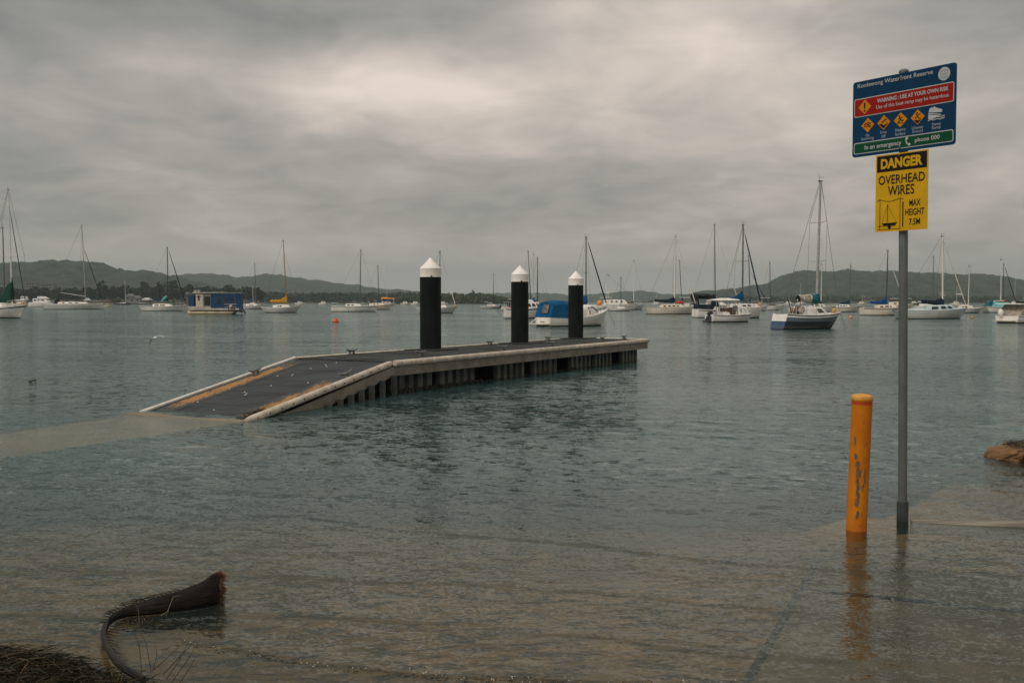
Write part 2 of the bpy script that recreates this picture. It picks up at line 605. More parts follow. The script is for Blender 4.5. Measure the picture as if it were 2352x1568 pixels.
ramp_sheet('ramp_slab', slabm, 0.035, 3.6, -1.6, 1.72, 0.035)
ramp_sheet('ramp_slab', slabm, 0.035, 3.6, 1.80, 2.55, 0.035)
ramp_sheet('dark_strip', stripm, -0.006, 0.032, -1.6, 2.6, 0.041, 3, 60)
ramp_sheet('dark_strip', stripm, 0.5, 3.6, 1.745, 1.785, 0.041, 60, 3)  # dark strip laid across the slabs, over the gap between them

# ---- edge beam on the right, half awash
timb = mat('weathered_beam', (0.25, 0.225, 0.165), 0.75, var=0.2, scale=5, bump=0.004, stretch=(0.3, 3, 3))
k0, k1 = G(2093, 1197), G(2352, 1207)
kd = Vector((k1.x - k0.x, k1.y - k0.y, 0)).normalized()
kn = Vector((-kd.y, kd.x, 0))
kb = empty('edge_beam', (k0.x, k0.y, 0))
tag(kb, 'pale concrete edging beam half awash beside the sign post', 'beam')
rings = []
for i in range(16):
    t = i / 15
    p = kd * (t * 3.2)
    zt = 0.003 + 0.026 * smooth(t * 3.0)
    w = 0.048
    rings.append([p - kn * w + Vector((0, 0, -0.18)), p - kn * w + Vector((0, 0, zt - .012)), p - kn * w * .8 + Vector((0, 0, zt)), p + kn * w * .8 + Vector((0, 0, zt + .004)), p + kn * w + Vector((0, 0, zt - .01)), p + kn * w + Vector((0, 0, -0.18))])
MB().loft(rings).build('beam_segment', timb, kb, True)

# ================================================================== PONTOON
deckm = mat('grey_deck_grating', (0.046, 0.052, 0.050), 0.85, spec=0.2, var=0.3, scale=1.7, bump=0.004)
railm = mat('cream_rub_rail', (0.56, 0.495, 0.40), 0.55, var=0.18, scale=6, col2=(0.40, 0.34, 0.26))
fascm = mat('weathered_fascia', (0.21, 0.186, 0.145), 0.7, var=0.25, scale=3.5, col2=(0.135, 0.117, 0.088), bump=0.003)
floatm = mat('dark_float_plastic', (0.010, 0.012, 0.012), 0.6, spec=0.2, var=0.15)
ribm = mat('grey_float_rib', (0.050, 0.060, 0.060), 0.65, var=0.25, scale=4, wl=0.18, spec=0.25)
galv = mat('galvanised_steel', (0.20, 0.21, 0.21), 0.45, metal=0.6, var=0.2, scale=20)
rusty = mat('rust_stain', (0.34, 0.16, 0.05), 0.9, var=0.3, scale=6)
blackm = mat('black_rubber', (0.012, 0.013, 0.013), 0.7, var=0.2)
weedm = mat('dark_weed', (0.030, 0.028, 0.014), 0.9, var=0.3, scale=25)

PW, DZ = 2.18, 0.57
PE = G(1485, 779, .57)
e1 = Vector((PE.x - A_N.x, PE.y - A_N.y, 0))
PL = e1.length
e1.normalize()
PANG = math.atan2(e1.y, e1.x)
pont = empty('floating_pontoon', (A_N.x, A_N.y, 0), PANG)
tag(pont, 'long grey floating pontoon with cream rub rail and ribbed floats', 'pontoon')


def s_of(fx):
    k = (fx - CX) / FPX
    return (k * A_N.y - A_N.x) / (e1.x - k * e1.y)


# deck panels
npan = 10
for i in range(npan):
    x0, x1 = PL * i / npan + 0.004, PL * (i + 1) / npan - 0.004
    m_ = MB()
    m_.box(x0, x1, 0.06, PW - 0.06, DZ - 0.05, DZ + 0.0015 * (i % 3))
    m_.build('deck_panel', deckm, pont)
# timber edge along both sides of the deck
edgem = mat('tan_deck_edge', (0.24, 0.185, 0.12), 0.8, var=0.25, scale=3, col2=(0.13, 0.11, 0.085))
for y0, y1 in ((0.0, 0.058), (PW - 0.058, PW)):
    m_ = MB()
    m_.box(0, PL, y0, y1, DZ - 0.06, DZ + 0.004)
    m_.build('edge_strip', edgem, pont)


def rail_tube(x0, x1, y, z, r, parent=pont, name='rub_rail'):
    m_ = MB()
    m_.tube([(x0, y, z), (x0 + 0.01, y, z), (x1 - 0.01, y, z), (x1, y, z)], [r * 0.86, r, r, r * 0.86], 14)
    return m_.build(name, railm, parent, True)


jx = s_of(1316)
for x0, x1 in ((0.02, jx - 0.015), (jx + 0.015, PL + 0.02)):
    o = rail_tube(x0, x1, -0.042, DZ - 0.032, 0.054)
    n = int((x1 - x0) / 0.29)
    m_ = MB()
    for i in range(n):
        xx = x0 + 0.15 + i * 0.29
        m_.lathe([(0.012, 0), (0.012, 0.004)], 6, 0, (0, 0, 0))
        for vi in range(len(m_.v) - 12, len(m_.v)):
            px, py, pz = m_.v[vi]
            m_.v[vi] = (xx + px, -0.042 - 0.0505 - pz, DZ - 0.03 + py)
    tag(m_.build('bolt_row', blackm, pont), kind='stuff')
rail_tube(0.05, PL, PW + 0.03, DZ - 0.02, 0.04)
m_ = MB()
m_.tube([(PL + 0.03, -0.04, DZ - 0.035), (PL + 0.05, PW * .5, DZ - 0.035), (PL + 0.03, PW + 0.03, DZ - 0.035)], 0.055, 12)
m_.build('end_rail', railm, pont, True)
# fascia boards under the rail, in lengths
cuts = [0.0, s_of(1085), s_of(1200), s_of(1315), s_of(1405), PL]
for x0, x1 in zip(cuts[:-1], cuts[1:]):
    m_ = MB()
    m_.box(x0 + 0.006, x1 - 0.006, -0.02, 0.03, DZ - 0.255, DZ - 0.09)
    m_.build('fascia_board', fascm, pont)
m_ = MB()
m_.box(PL, PL + 0.04, -0.02, PW, DZ - 0.255, DZ - 0.09)
m_.build('end_board', fascm, pont)
# floats: modules of dark plastic with five upright ribs each
SCL = 0.2976 / 1.06293
X0F = 900 / 1.06293
groups = [[205, 262, 278, 332, 355, 405, 430, 482, 503, 556], [612, 662, 680, 722, 742, 784, 805, 844, 864, 902],
          [1083, 1115, 1135, 1166, 1184, 1216, 1234, 1262, 1279, 1308], [1384, 1410, 1423, 1450, 1465, 1491, 1507, 1535, 1548, 1573],
          [1690, 1714, 1727, 1750, 1762, 1786, 1798, 1820, 1830, 1852], [1882, 1903, 1914, 1934, 1944, 1963, 1973, 1991, 2001, 2022],
          [2108, 2126, 2136, 2154, 2163, 2180, 2188, 2204, 2212, 2230]]
for gi, gr in enumerate(groups):
    ss = [s_of(X0F + z * SCL) for z in gr]
    fl = MB()
    fl.box(ss[0] - 0.05, min(ss[-1] + 0.05, PL - 0.02), 0.16, PW - 0.15, -0.35, DZ - 0.06)
    fo = fl.build('float_module', floatm, pont)
    for a_, b_ in zip(ss[0::2], ss[1::2]):
        r_ = MB()
        w = b_ - a_
        r_.prism([(a_, 0.17), (a_ + w * .12, 0.085), (b_ - w * .12, 0.085), (b_, 0.17)], 'z', -0.35, DZ - 0.24 + random.uniform(-.01, .01))
        r_.build('float_rib', ribm, fo)
# beam tying the floats under the deck
m_ = MB()
m_.box(0.05, PL - 0.3, 0.5, PW - 0.4, 0.02, DZ - 0.06)
m_.build('under_frame', floatm, pont)
# oyster and weed crust along the near floats
m_ = MB()
for i in range(420):
    x = random.uniform(0.0, 3.2) if i < 300 else random.uniform(0, PL - 0.4)
    z = random.uniform(-0.03, 0.06) * (1 if x < 3.2 else 0.6)
    s_ = random.uniform(0.008, 0.028)
    m_.tube([(x, 0.085, z), (x + random.uniform(-s_, s_), 0.085 - s_ * random.uniform(.5, 1.4), z + random.uniform(-s_, s_))], [s_, s_ * .3], 5)
tag(m_.build('oyster_crust', weedm, pont), kind='stuff')
# pile guides
PILES = [(G(988, 803.5, .57), 0.230, 591), (G(1194, 788.5, .57), 0.219, 609), (G(1323, 777.5, .57), 0.214, 622)]


def to_pont(p):
    d = Vector((p.x - A_N.x, p.y - A_N.y, 0))
    return d.dot(e1), d.dot(Vector((-e1.y, e1.x, 0)))


for p, r_, yt in PILES:
    s_, t_ = to_pont(p)
    t_ = min(t_, PW - 0.16)
    m_ = MB()
    m_.prism([(s_ - .46, t_ - .42), (s_ + .46, t_ - .42), (s_ + .46, t_ + .36), (s_ - .46, t_ + .36)], 'z', DZ + 0.004, DZ + 0.022)
    m_.build('pile_guide', blackm, pont)


def cleat(parent, loc, ang, sc=1.0, m=galv):
    m_ = MB()
    c_, s_ = math.cos(ang), math.sin(ang)
    for dx in (-0.045, 0.045):
        m_.tube([(dx * 1.25, 0, 0), (dx, 0, 0.05)], [0.022, 0.016], 8)
    m_.box(-0.085, 0.085, -0.03, 0.03, 0, 0.008)
    m_.tube([(-0.155, 0, 0.092), (-0.12, 0, 0.074), (-0.06, 0, 0.062), (0.06, 0, 0.062), (0.12, 0, 0.074), (0.155, 0, 0.092)], [0.009, 0.014, 0.019, 0.019, 0.014, 0.009], 8)
    o_ = m_.build('cleat', m, parent, True)
    o_.location = loc
    o_.scale = (sc, sc, sc)
    o_.rotation_euler = (0, 0, ang)
    return o_


Z2 = lambda zx, zy: ((900 + zx * .2976) / 1.06293, (610 + zy * .2976) / 1.06293)
for zx, zy in ((430, 872), (1100, 824), (1498, 788), (1917, 744), (995, 779), (1470, 740), (1815, 712), (2220, 720)):
    p = G(*Z2(zx, zy), DZ)
    s_, t_ = to_pont(p)
    cleat(pont, (min(s_, PL - .1), min(max(t_, 0.11), PW - .1), DZ + 0.004), random.uniform(-.05, .05), 1.12)
p = G(788, 813, DZ)
s_, t_ = to_pont(p)
cleat(pont, (s_, PW - 0.09, DZ + 0.004), 0.02, 1.15)

# ------------------------------------------------------------------ gangway ramp
gang = empty('gangway_ramp', (A_N.x, A_N.y, 0))
tag(gang, 'sloping grey gangway ramp with rust orange edges running into the water', 'ramp')
vA = Vector((0, 0, DZ - 0.02))
vF = Vector((A_F.x - A_N.x, A_F.y - A_N.y, DZ - 0.02))
dn = Vector((R_N.x - A_N.x, R_N.y - A_N.y, -DZ))
df = Vector((R_F.x - A_F.x, R_F.y - A_F.y, -DZ))
dn *= 1.05
df *= 1.03


def rp(u, v, w=0.0):
    """u across (0 near, 1 far), v down the slope, w above the deck"""
    a_ = vA + dn * v
    b_ = vF + df * v
    p_ = a_.lerp(b_, u)
    return p_ + Vector((0, 0, w))


def rpatch(m_, u0, u1, v0, v1, w0, w1, n=1):
    for i in range(n):
        va, vb = v0 + (v1 - v0) * i / n, v0 + (v1 - v0) * (i + 1) / n
        lo = [rp(u0, va, w0), rp(u1, va, w0), rp(u1, vb, w0), rp(u0, vb, w0)]
        hi = [rp(u0, va, w1), rp(u1, va, w1), rp(u1, vb, w1), rp(u0, vb, w1)]
        m_.add(lo + hi, [(0, 3, 2, 1), (4, 5, 6, 7), (0, 1, 5, 4), (1, 2, 6, 5), (2, 3, 7, 6), (3, 0, 4, 7)])


gdeck = mat('dark_ramp_deck', (0.046, 0.052, 0.053), 0.75, spec=0.25, var=0.3, scale=1.3, col2=(0.024, 0.029, 0.030), stretch=(0.5, 2.0, 1), bump=0.003)
for i in range(5):
    m_ = MB()
    rpatch(m_, 0.03, 0.97, i / 5 + 0.002, (i + 1) / 5 - 0.002, -0.05, 0.0)
    m_.build('deck_panel', gdeck, gang)
# orange growth along both edges
om = bpy.data.materials.new('orange_rust_growth')
om.use_nodes = True
q = NB(om.node_tree)
q.t.nodes.clear()
tcn = q.n('ShaderNodeTexCoord')
nz = q.noise(q.vmath('MULTIPLY', tcn.outputs['Object'], (5.0, 1.2, 1)), 3.0, 6, 0.72, 0.6)
nz2 = q.noise(tcn.outputs['Object'], 30, 4, 0.7)
edg = q.n('ShaderNodeAttribute', attribute_name='edge')
f = q.math('ADD', nz.outputs[0], q.math('MULTIPLY', q.math('SUBTRACT', nz2.outputs[0], 0.5), 0.8))
f = q.math('ADD', f, q.math('MULTIPLY_ADD', edg.outputs['Fac'], 0.34, -0.26))
c = q.ramp(f, [(0.40, (0.044, 0.048, 0.048)), (0.46, (0.16, 0.090, 0.038)), (0.54, (0.36, 0.165, 0.040)), (0.75, (0.27, 0.14, 0.05))])
pr = q.n('ShaderNodeBsdfPrincipled', i_Base_Color=c, i_Roughness=0.85)
q.n('ShaderNodeOutputMaterial', i_0=pr)
for seg in (((0.81, 0.965), (0.80, 0.98), 0.06, 0.95), ((0.04, 0.20), (0.04, 0.26), 0.34, 0.98)):
    (ua, ub), (uc, ud), v0, v1 = seg
    n = 40
    rows = []
    for i in range(n + 1):
        t = i / n
        v = v0 + (v1 - v0) * t
        l = ua + (uc - ua) * t + 0.030 * (vnoise(np.array([t * 14.]), np.array([0.3]), 3)[0])
        r2 = ub + (ud - ub) * t
        if ua > 0.5:
            l += 0.06 * max(0, 0.3 - t)
        else:
            r2 += 0.05 * vnoise(np.array([t * 12.]), np.array([0.8]), 5)[0]
        rows.append([rp(l, v, 0.004), rp((l + r2) / 2, v, 0.006), rp(r2, v, 0.004)])
    m_ = MB()
    m_.loft(rows, False, False)
    ro = m_.build('rust_growth', om, gang, fix=False)
    tag(ro, 'orange rusty growth along the edge of the ramp')
    ro.data.attributes.new('edge', 'FLOAT', 'POINT').data.foreach_set('value', [(0.0, 1.0, 0.75 if ua > .5 else 0.0)[i % 3] * min(1, 6 * min(i // 3, n - i // 3) / n) if True else 0 for i in range(len(ro.data.vertices))])
# rails: stout cream tube on the near side, slim white one on the far side
m_ = MB()
P0 = Vector((-0.02, -0.05, DZ - 0.035))
P1 = P0 + dn * 0.99
P1.z = -0.02 + 0.01
m_.tube([P0, P0.lerp(P1, .02), P0.lerp(P1, .97), P1], [0.045, 0.055, 0.055, 0.04], 14)
m_.build('rub_rail', railm, gang, True)
m_ = MB()
for i in range(14):
    p_ = P0.lerp(P1, (i + 0.6) / 14.4)
    m_.tube([p_ + Vector((0.040, -0.044, 0.0)), p_ + Vector((0.045, -0.053, 0.0))], 0.012, 6)
tag(m_.build('bolt_row', blackm, gang), kind='stuff')
m_ = MB()
wht = mat('white_edge', (0.74, 0.70, 0.63), 0.5, var=0.1)
a_, b_ = rp(1.015, 0.0, 0.02), rp(1.015, 1.0, 0.015)
m_.tube([a_, a_.lerp(b_, .5), b_], 0.03, 10)
m_.build('edge_rail', wht, gang, True)
m_ = MB()
a_, b_ = rp(0.985, 0.0, 0.012), rp(0.985, 1.0, 0.012)
m_.tube([a_, b_], 0.012, 8)
m_.build('kick_strip', galv, gang, True)
# fascia below the near rail
m_ = MB()
for s0, s1 in ((0.0, 0.46), (0.465, 1.0)):
    q0, q1 = dn * s0, dn * s1
    w0 = 0.165
    vsx = []
    for qq in (q0, q1):
        for dy in (-0.005, 0.045):
            for dz in (-0.09, -0.09 - w0):
                vsx.append(Vector((dy * .9, dy * .4, DZ + dz)) + qq)
    m_.add(vsx, [(0, 1, 5, 4), (2, 6, 7, 3), (0, 4, 6, 2), (1, 3, 7, 5), (0, 2, 3, 1), (4, 5, 7, 6)])
m_.build('fascia_board', fascm, gang)
# supports under the ramp
for v in (0.06, 0.16, 0.25, 0.33, 0.41, 0.49, 0.57):
    p_ = dn * v
    m_ = MB()
    top = DZ - 0.2 + dn.z * v
    m_.box(p_.x + 0.10, p_.x + 0.18, p_.y + 0.06, p_.y + 0.22, -0.5, top)
    m_.build('support_post', ribm, gang)
m_ = MB()
lo = []
for v in (0.02, 0.62):
    for u in (0.12, 0.9):
        for z in (-0.4, DZ - 0.14 + dn.z * v):
            p_ = rp(u, v)
            lo.append(Vector((p_.x, p_.y, z)))
m_.add(lo, [(0, 1, 3, 2), (4, 6, 7, 5), (0, 4, 5, 1), (2, 3, 7, 6), (0, 2, 6, 4), (1, 5, 7, 3)])
m_.build('under_frame', floatm, gang)
gA = math.atan2(dn.y, dn.x)
for u, v in ((1.0, 0.335), (0.075, 0.31)):
    cl = cleat(gang, rp(u if u < .9 else 0.955, v, 0.004), gA, 1.25)
    cl.rotation_euler = (0, math.atan2(DZ, dn.xy.length), gA)
# weed caught at the foot of the near rail
m_ = MB()
for i in range(160):
    p_ = rp(random.uniform(0.02, 0.15), random.uniform(0.83, 0.97), random.uniform(0.0, 0.02))
    a_ = random.uniform(0, 6.28)
    l_ = random.uniform(.04, .14)
    m_.tube([p_, p_ + Vector((math.cos(a_) * l_ * .5, math.sin(a_) * l_ * .5, .02)), p_ + Vector((math.cos(a_) * l_, math.sin(a_) * l_, -.005))], [.004, .004, .001], 4)
tag(m_.build('caught_weed', weedm, gang), kind='stuff')
# shells / droppings scattered on the deck
m_ = MB()
for u, v in ((0.55, .10), (0.50, .13), (0.6, .18), (.62, .30), (.60, .32), (.72, .34), (.55, .5), (.63, .62), (.56, .66), (.58, .64), (.5, .88), (.5, .05), (.3, .42), (.8, .8)):
    m_.lathe([(0.012, 0), (0.016, .006), (0.006, .012)], 6, 0, tuple(rp(u, v, 0.001)))
tag(m_.build('white_droppings', wht, gang), kind='stuff')

# ------------------------------------------------------------------ mooring piles
pilem = mat('black_pile_sleeve', (0.0055, 0.0078, 0.0066), 0.62, spec=0.12, var=0.3, scale=3.0, col2=(0.014, 0.018, 0.016), stretch=(1, 1, .25))
capm = mat('white_pile_cap', (0.83, 0.79, 0.73), 0.45, var=0.07, scale=4)
plab = ['black mooring pile with white cone cap nearest the ramp', 'black mooring pile with white cone cap, middle of the three',
        'black mooring pile with white cone cap nearest the pontoon end']
for (p, r_, yt), lb in zip(PILES, plab):
    pr_ = empty('mooring_pile', (p.x, p.y + r_ * 0.6, 0))
    tag(pr_, lb, 'pile', 'mooring piles through the pontoon')
    ztop = D(1000, yt, p.y).z
    hc = 0.235 * r_ / 0.23
    hb = 0.185
    m_ = MB()
    m_.lathe([(r_, -3.0), (r_, 0), (r_, ztop - hc - hb + 0.03)], 40)
    m_.build('shaft', pilem, pr_, True)
    m_ = MB()
    rc = r_ * 1.012
    z0 = ztop - hc - hb
    m_.lathe([(rc, z0), (rc, z0 + hb - .01), (rc * 1.012, z0 + hb), (rc * 0.985, z0 + hb + .012), (rc * .55, z0 + hb + hc * .46), (0.022, ztop - 0.012), (0.008, ztop)], 40)
    cpo = m_.build('cap', capm, pr_, True)
    m_ = MB()
    m_.tube([(r_ * .18, -rc * .98, z0 + 0.015), (r_ * .18, -rc * .98 - .02, z0 + .015)], 0.018, 8)
    m_.build('cap_bolt', blackm, cpo)

# ================================================================== SIGN POST
TH = R(-53.5)
base = G(2073, 1195)
sp_ = empty('sign_post', (base.x, base.y, 0), TH)
tag(sp_, 'tall grey steel post carrying a blue ramp sign above a yellow danger sign', 'sign')
postm = mat('galvanised_post', (0.125, 0.140, 0.135), 0.55, metal=0.25, var=0.2, scale=9, col2=(0.088, 0.104, 0.100), stretch=(1, 1, .4))
slm = mat('dark_post_sleeve', (0.045, 0.055, 0.055), 0.6, var=0.2)
lean = lambda z: (-0.0075 * z, -0.0100 * z)
m_ = MB()
zz = [-0.5, 0, 0.6, 1.2, 1.8, 2.4, 3.0, 3.255]
m_.tube([(*lean(z), z) for z in zz], 0.0315, 20)
m_.build('post', postm, sp_, True)
m_ = MB()
m_.tube([(*lean(3.255), 3.25), (*lean(3.26), 3.263), (*lean(3.27), 3.273)], [0.034, 0.034, 0.020], 20)
m_.build('post_cap', galv, sp_, True)
m_ = MB()
m_.tube([(*lean(z), z) for z in (-0.5, 0.0, 0.14)], 0.041, 20)
m_.build('base_sleeve', slm, sp_, True)

bluem = mat('sign_blue', (0.002, 0.034, 0.082), 0.45, spec=0.12, var=0.06)
redm = mat('sign_red', (0.27, 0.010, 0.006), 0.45, spec=0.12, var=0.06)
greenm = mat('sign_green', (0.005, 0.060, 0.028), 0.45, spec=0.12, var=0.06)
yelm = mat('sign_yellow', (0.56, 0.32, 0.004), 0.5, var=0.05, scale=8, spec=0.2)
swhm = mat('sign_white', (0.42, 0.44, 0.44), 0.5, spec=0.12, var=0.04)
sorm = mat('sign_orange', (0.52, 0.20, 0.008), 0.45, spec=0.12, var=0.05)
sblm = mat('sign_black', (0.010, 0.010, 0.009), 0.5, spec=0.12, var=0.05)
alum = mat('sign_aluminium', (0.35, 0.36, 0.36), 0.4, metal=0.7, var=0.1)


def rrect(u0, u1, v0, v1, r, n=5):
    pts = []
    for cx_, cy_, a0 in ((u1 - r, v0 + r, -90), (u1 - r, v1 - r, 0), (u0 + r, v1 - r, 90), (u0 + r, v0 + r, 180)):
        for k in range(n + 1):
            a = R(a0 + 90 * k / n)
            pts.append((cx_ + r * math.cos(a), cy_ + r * math.sin(a)))
    return pts


YF = -0.078     # front face of the panels


def plate(name, poly, off, thick, m, parent):
    m_ = MB()
    m_.prism(poly, 'y', YF - off, YF - off + thick)
    return m_.build(name, m, parent)


def text(s, rect, off, m, parent, bold=0.0, name='lettering', space=1.0, shear=0.0):
    cu_ = bpy.data.curves.new('txt', 'FONT')
    cu_.body = s
    cu_.size = 1.0
    cu_.offset = bold
    cu_.space_character = space
    cu_.shear = shear
    cu_.resolution_u = 3
    to = bpy.data.objects.new('txt', cu_)
    COL.objects.link(to)
    dg = bpy.context.evaluated_depsgraph_get()
    me = bpy.data.meshes.new_from_object(to.evaluated_get(dg))
    bpy.data.objects.remove(to)
    n = len(me.vertices)
    co = np.zeros(n * 3, np.float32)
    me.vertices.foreach_get('co', co)
    co = co.reshape(-1, 3)
    x0, x1, y0, y1 = co[:, 0].min(), co[:, 0].max(), co[:, 1].min(), co[:, 1].max()
    u0, u1, v0, v1 = rect
    nc = np.stack([u0 + (co[:, 0] - x0) / (x1 - x0) * (u1 - u0), np.full(n, YF - off), v0 + (co[:, 1] - y0) / (y1 - y0) * (v1 - v0)], -1)
    me.vertices.foreach_set('co', nc.astype(np.float32).ravel())
    me.materials.clear()
    me.materials.append(m)
    me.update()
    me.name = name
    o_ = bpy.data.objects.new(name, me)
    COL.objects.link(o_)
    o_.parent = parent
    return o_


BU0, BU1, BV0, BV1 = -0.412, 0.402, 2.680, 3.238
YU0, YU1, YV0, YV1 = -0.210, 0.203, 2.113, 2.672
bu = lambda u: BU0 + (BU1 - BU0) * u
bv = lambda v: BV0 + (BV1 - BV0) * v
yu = lambda u: YU0 + (YU1 - YU0) * u
yv = lambda v: YV0 + (YV1 - YV0) * v
bp_ = plate('blue_panel', rrect(BU0, BU1, BV0, BV1, 0.022), 0, 0.004, bluem, sp_)
tag(bp_, 'blue reserve warning panel with red and green bands')
bt = lambda s, u0, u1, v0, v1, m=swhm, off=0.0045, **k: text(s, (bu(u0), bu(u1), bv(v0), bv(v1)), off, m, bp_, **k)
bt('Koolewong Waterfront Reserve', .052, .789, .893, .968, bold=0.004)
plate('council_disc', [(bu(.889) + .044 * math.cos(a), bv(.886) + .046 * math.sin(a)) for a in np.linspace(0, 2 * math.pi, 29)[:-1]], .0015, .0015, swhm, bp_)
for i, w in enumerate(('Central', 'Coast', 'Council')):
    bt(w, .853 + .006 * (i == 1), .925 - .006 * (i == 1), .915 - i * .041, .942 - i * .041, mat('sign_grey', (0.20, 0.22, 0.22), .5))


def band(v0, v1, m, nm):
    plate(nm + '_border', rrect(bu(.017), bu(.981), bv(v0), bv(v1), .014), .0015, .0014, swhm, bp_)
    plate(nm + '_band', rrect(bu(.024), bu(.974), bv(v0 + .011), bv(v1 - .011), .010), .003, .0014, m, bp_)


band(.527, .771, redm, 'warning')
band(.038, .188, greenm, 'emergency')


def diamond(u, v, h, m, off, nm='diamond'):
    hw = h * (BV1 - BV0) * 1.0
    return plate(nm, [(bu(u), bv(v) - hw), (bu(u) + hw, bv(v)), (bu(u), bv(v) + hw), (bu(u) - hw, bv(v))], off, .0012, m, bp_)


diamond(.128, .650, .096, sorm, .0045)
plate('exclamation_mark', [(bu(.128) - .004, bv(.622)), (bu(.128) + .004, bv(.622)), (bu(.128) + .0075, bv(.705)), (bu(.128) - .0075, bv(.705))], .006, .0012, sblm, bp_)
plate('exclamation_mark', [(bu(.128) + .007 * math.cos(a), bv(.598) + .007 * math.sin(a)) for a in np.linspace(0, 6.283, 11)[:-1]], .006, .0012, sblm, bp_)
bt('WARNING : USE AT YOUR OWN RISK', .255, .935, .672, .725, off=.0055, bold=0.022)
bt('Use of this boat ramp may be hazardous.', .247, .943, .580, .643, off=.0055, bold=0.004)


def stroke(pts, w, off, m, nm='pictogram', closed=False):
    """flat polyline pictogram in panel coordinates"""
    m_ = MB()
    for (a, b2), (c_, d_) in zip(pts[:-1], pts[1:]):
        A_, B_ = Vector((a, b2)), Vector((c_, d_))
        d = (B_ - A_)
        if d.length < 1e-6:
            continue
        d.normalize()
        n_ = Vector((-d.y, d.x)) * w * .5
        A_ -= d * w * .3
        B_ += d * w * .3
        m_.add([(A_.x + n_.x, YF - off, A_.y + n_.y), (A_.x - n_.x, YF - off, A_.y - n_.y), (B_.x - n_.x, YF - off, B_.y - n_.y), (B_.x + n_.x, YF - off, B_.y + n_.y)], [(0, 1, 2, 3)])
    return m_.build(nm, m, bp_ if m is not None else None, fix=False)


def dot(x, z, r, off, m, parent, nm='pictogram'):
    return plate(nm, [(x + r * math.cos(a), z + r * math.sin(a)) for a in np.linspace(0, 6.283, 13)[:-1]], off, .0010, m, parent)


for u in (.160, .323, .488, .652):
    diamond(u, .405, .096, sorm, .0025)
cx0, cz0 = bu(.160), bv(.405)
stroke([(cx0 - .030, cz0 + .004), (cx0 - .012, cz0 + .012), (cx0 + .006, cz0 + .002), (cx0 + .026, cz0 + .014)], .007, .004, sblm)
stroke([(cx0 - .032, cz0 - .012), (cx0 - .016, cz0 - .006), (cx0, cz0 - .012), (cx0 + .016, cz0 - .006), (cx0 + .030, cz0 - .012)], .005, .0042, sblm)
stroke([(cx0 - .022, cz0 + .022), (cx0 + .022, cz0 - .022)], .005, .0045, redm)
dot(cx0 + .004, cz0 + .018, .006, .004, sblm, bp_)
cx0 = bu(.323)
plate('pictogram', [(cx0 - .040, cz0 - .006), (cx0 - .012, cz0 - .010), (cx0 + .002, cz0 - .022), (cx0 + .018, cz0 - .012), (cx0 + .040, cz0 - .002), (cx0, cz0 - .044)], .004, .001, sblm, bp_)
stroke([(cx0 - .016, cz0 + .002), (cx0 + .004, cz0 + .012), (cx0 + .012, cz0 + .022)], .007, .004, sblm)
dot(cx0 + .016, cz0 + .020, .006, .0042, sblm, bp_)
cx0 = bu(.488)
stroke([(cx0 - .006, cz0 + .018), (cx0 + .002, cz0 + .002), (cx0 + .016, cz0 - .010), (cx0 + .024, cz0 - .004)], .007, .004, sblm)
stroke([(cx0 + .002, cz0 + .002), (cx0 - .012, cz0 - .014), (cx0 - .022, cz0 - .012)], .006, .0042, sblm)
stroke([(cx0 - .016, cz0 + .006), (cx0 - .004, cz0 + .012), (cx0 + .014, cz0 + .014)], .005, .0044, sblm)
stroke([(cx0 - .024, cz0 - .024), (cx0 - .008, cz0 - .020), (cx0 + .008, cz0 - .026), (cx0 + .022, cz0 - .020)], .004, .004, sblm)
dot(cx0 - .008, cz0 + .026, .0065, .004, sblm, bp_)
cx0 = bu(.652)
stroke([(cx0 - .012, cz0 + .026), (cx0 - .002, cz0 + .008), (cx0 + .008, cz0 - .008), (cx0 + .022, cz0 - .012)], .006, .004, sblm)
stroke([(cx0 - .002, cz0 + .008), (cx0 - .016, cz0 + .000), (cx0 - .018, cz0 - .010)], .005, .0042, sblm)
stroke([(cx0 - .004, cz0 + .014), (cx0 + .014, cz0 + .016), (cx0 + .020, cz0 + .024)], .005, .0044, sblm)
dot(cx0 - .002, cz0 + .030, .0058, .004, sblm, bp_)
plate('pictogram', [(cx0 - .028, cz0 - .022), (cx0 - .010, cz0 - .018), (cx0 + .004, cz0 - .024), (cx0 + .026, cz0 - .020), (cx0, cz0 - .046)], .004, .001, sblm, bp_)
# launch-ramp boat pictogram
plate('boat_pictogram', [(bu(.752), bv(.438)), (bu(.765), bv(.492)), (bu(.795), bv(.492)), (bu(.806), bv(.508)), (bu(.818), bv(.488)), (bu(.880), bv(.452)), (bu(.872), bv(.418))], .0025, .001, swhm, bp_)
stroke([(bu(.752), bv(.425)), (bu(.82), bv(.408)), (bu(.868), bv(.388))], .006, .0025, swhm, 'boat_pictogram')
plate('boat_pictogram', [(bu(.752), bv(.415)), (bu(.752), bv(.352)), (bu(.80), bv(.352)), (bu(.835), bv(.372)), (bu(.86), bv(.380))], .0025, .001, swhm, bp_)
for v in (.362, .336):
    stroke([(bu(.752), bv(v)), (bu(.775), bv(v + .012)), (bu(.80), bv(v)), (bu(.83), bv(v + .012)), (bu(.86), bv(v)), (bu(.90), bv(v + .012))], .006, .0027, swhm, 'wave_pictogram')
small = mat('sign_pale_lettering', (0.30, 0.33, 0.36), 0.5, var=0.04)
for (s, u, w, v) in (('No', .160, .036, .252), ('Swimming', .160, .128, .203), ('Drop', .321, .062, .253), ('Off', .321, .040, .208), ('Slippery', .487, .104, .253),
                     ('Surface', .487, .098, .208), ('Uneven', .651, .104, .256), ('Ground', .652, .100, .212), ('Steep', .827, .080, .256), ('Ramp', .827, .080, .212)):
    bt(s, u - w / 2, u + w / 2, v, v + (.046 if ('g' in s or 'p' in s) else .038), small, .0025, bold=0.003)
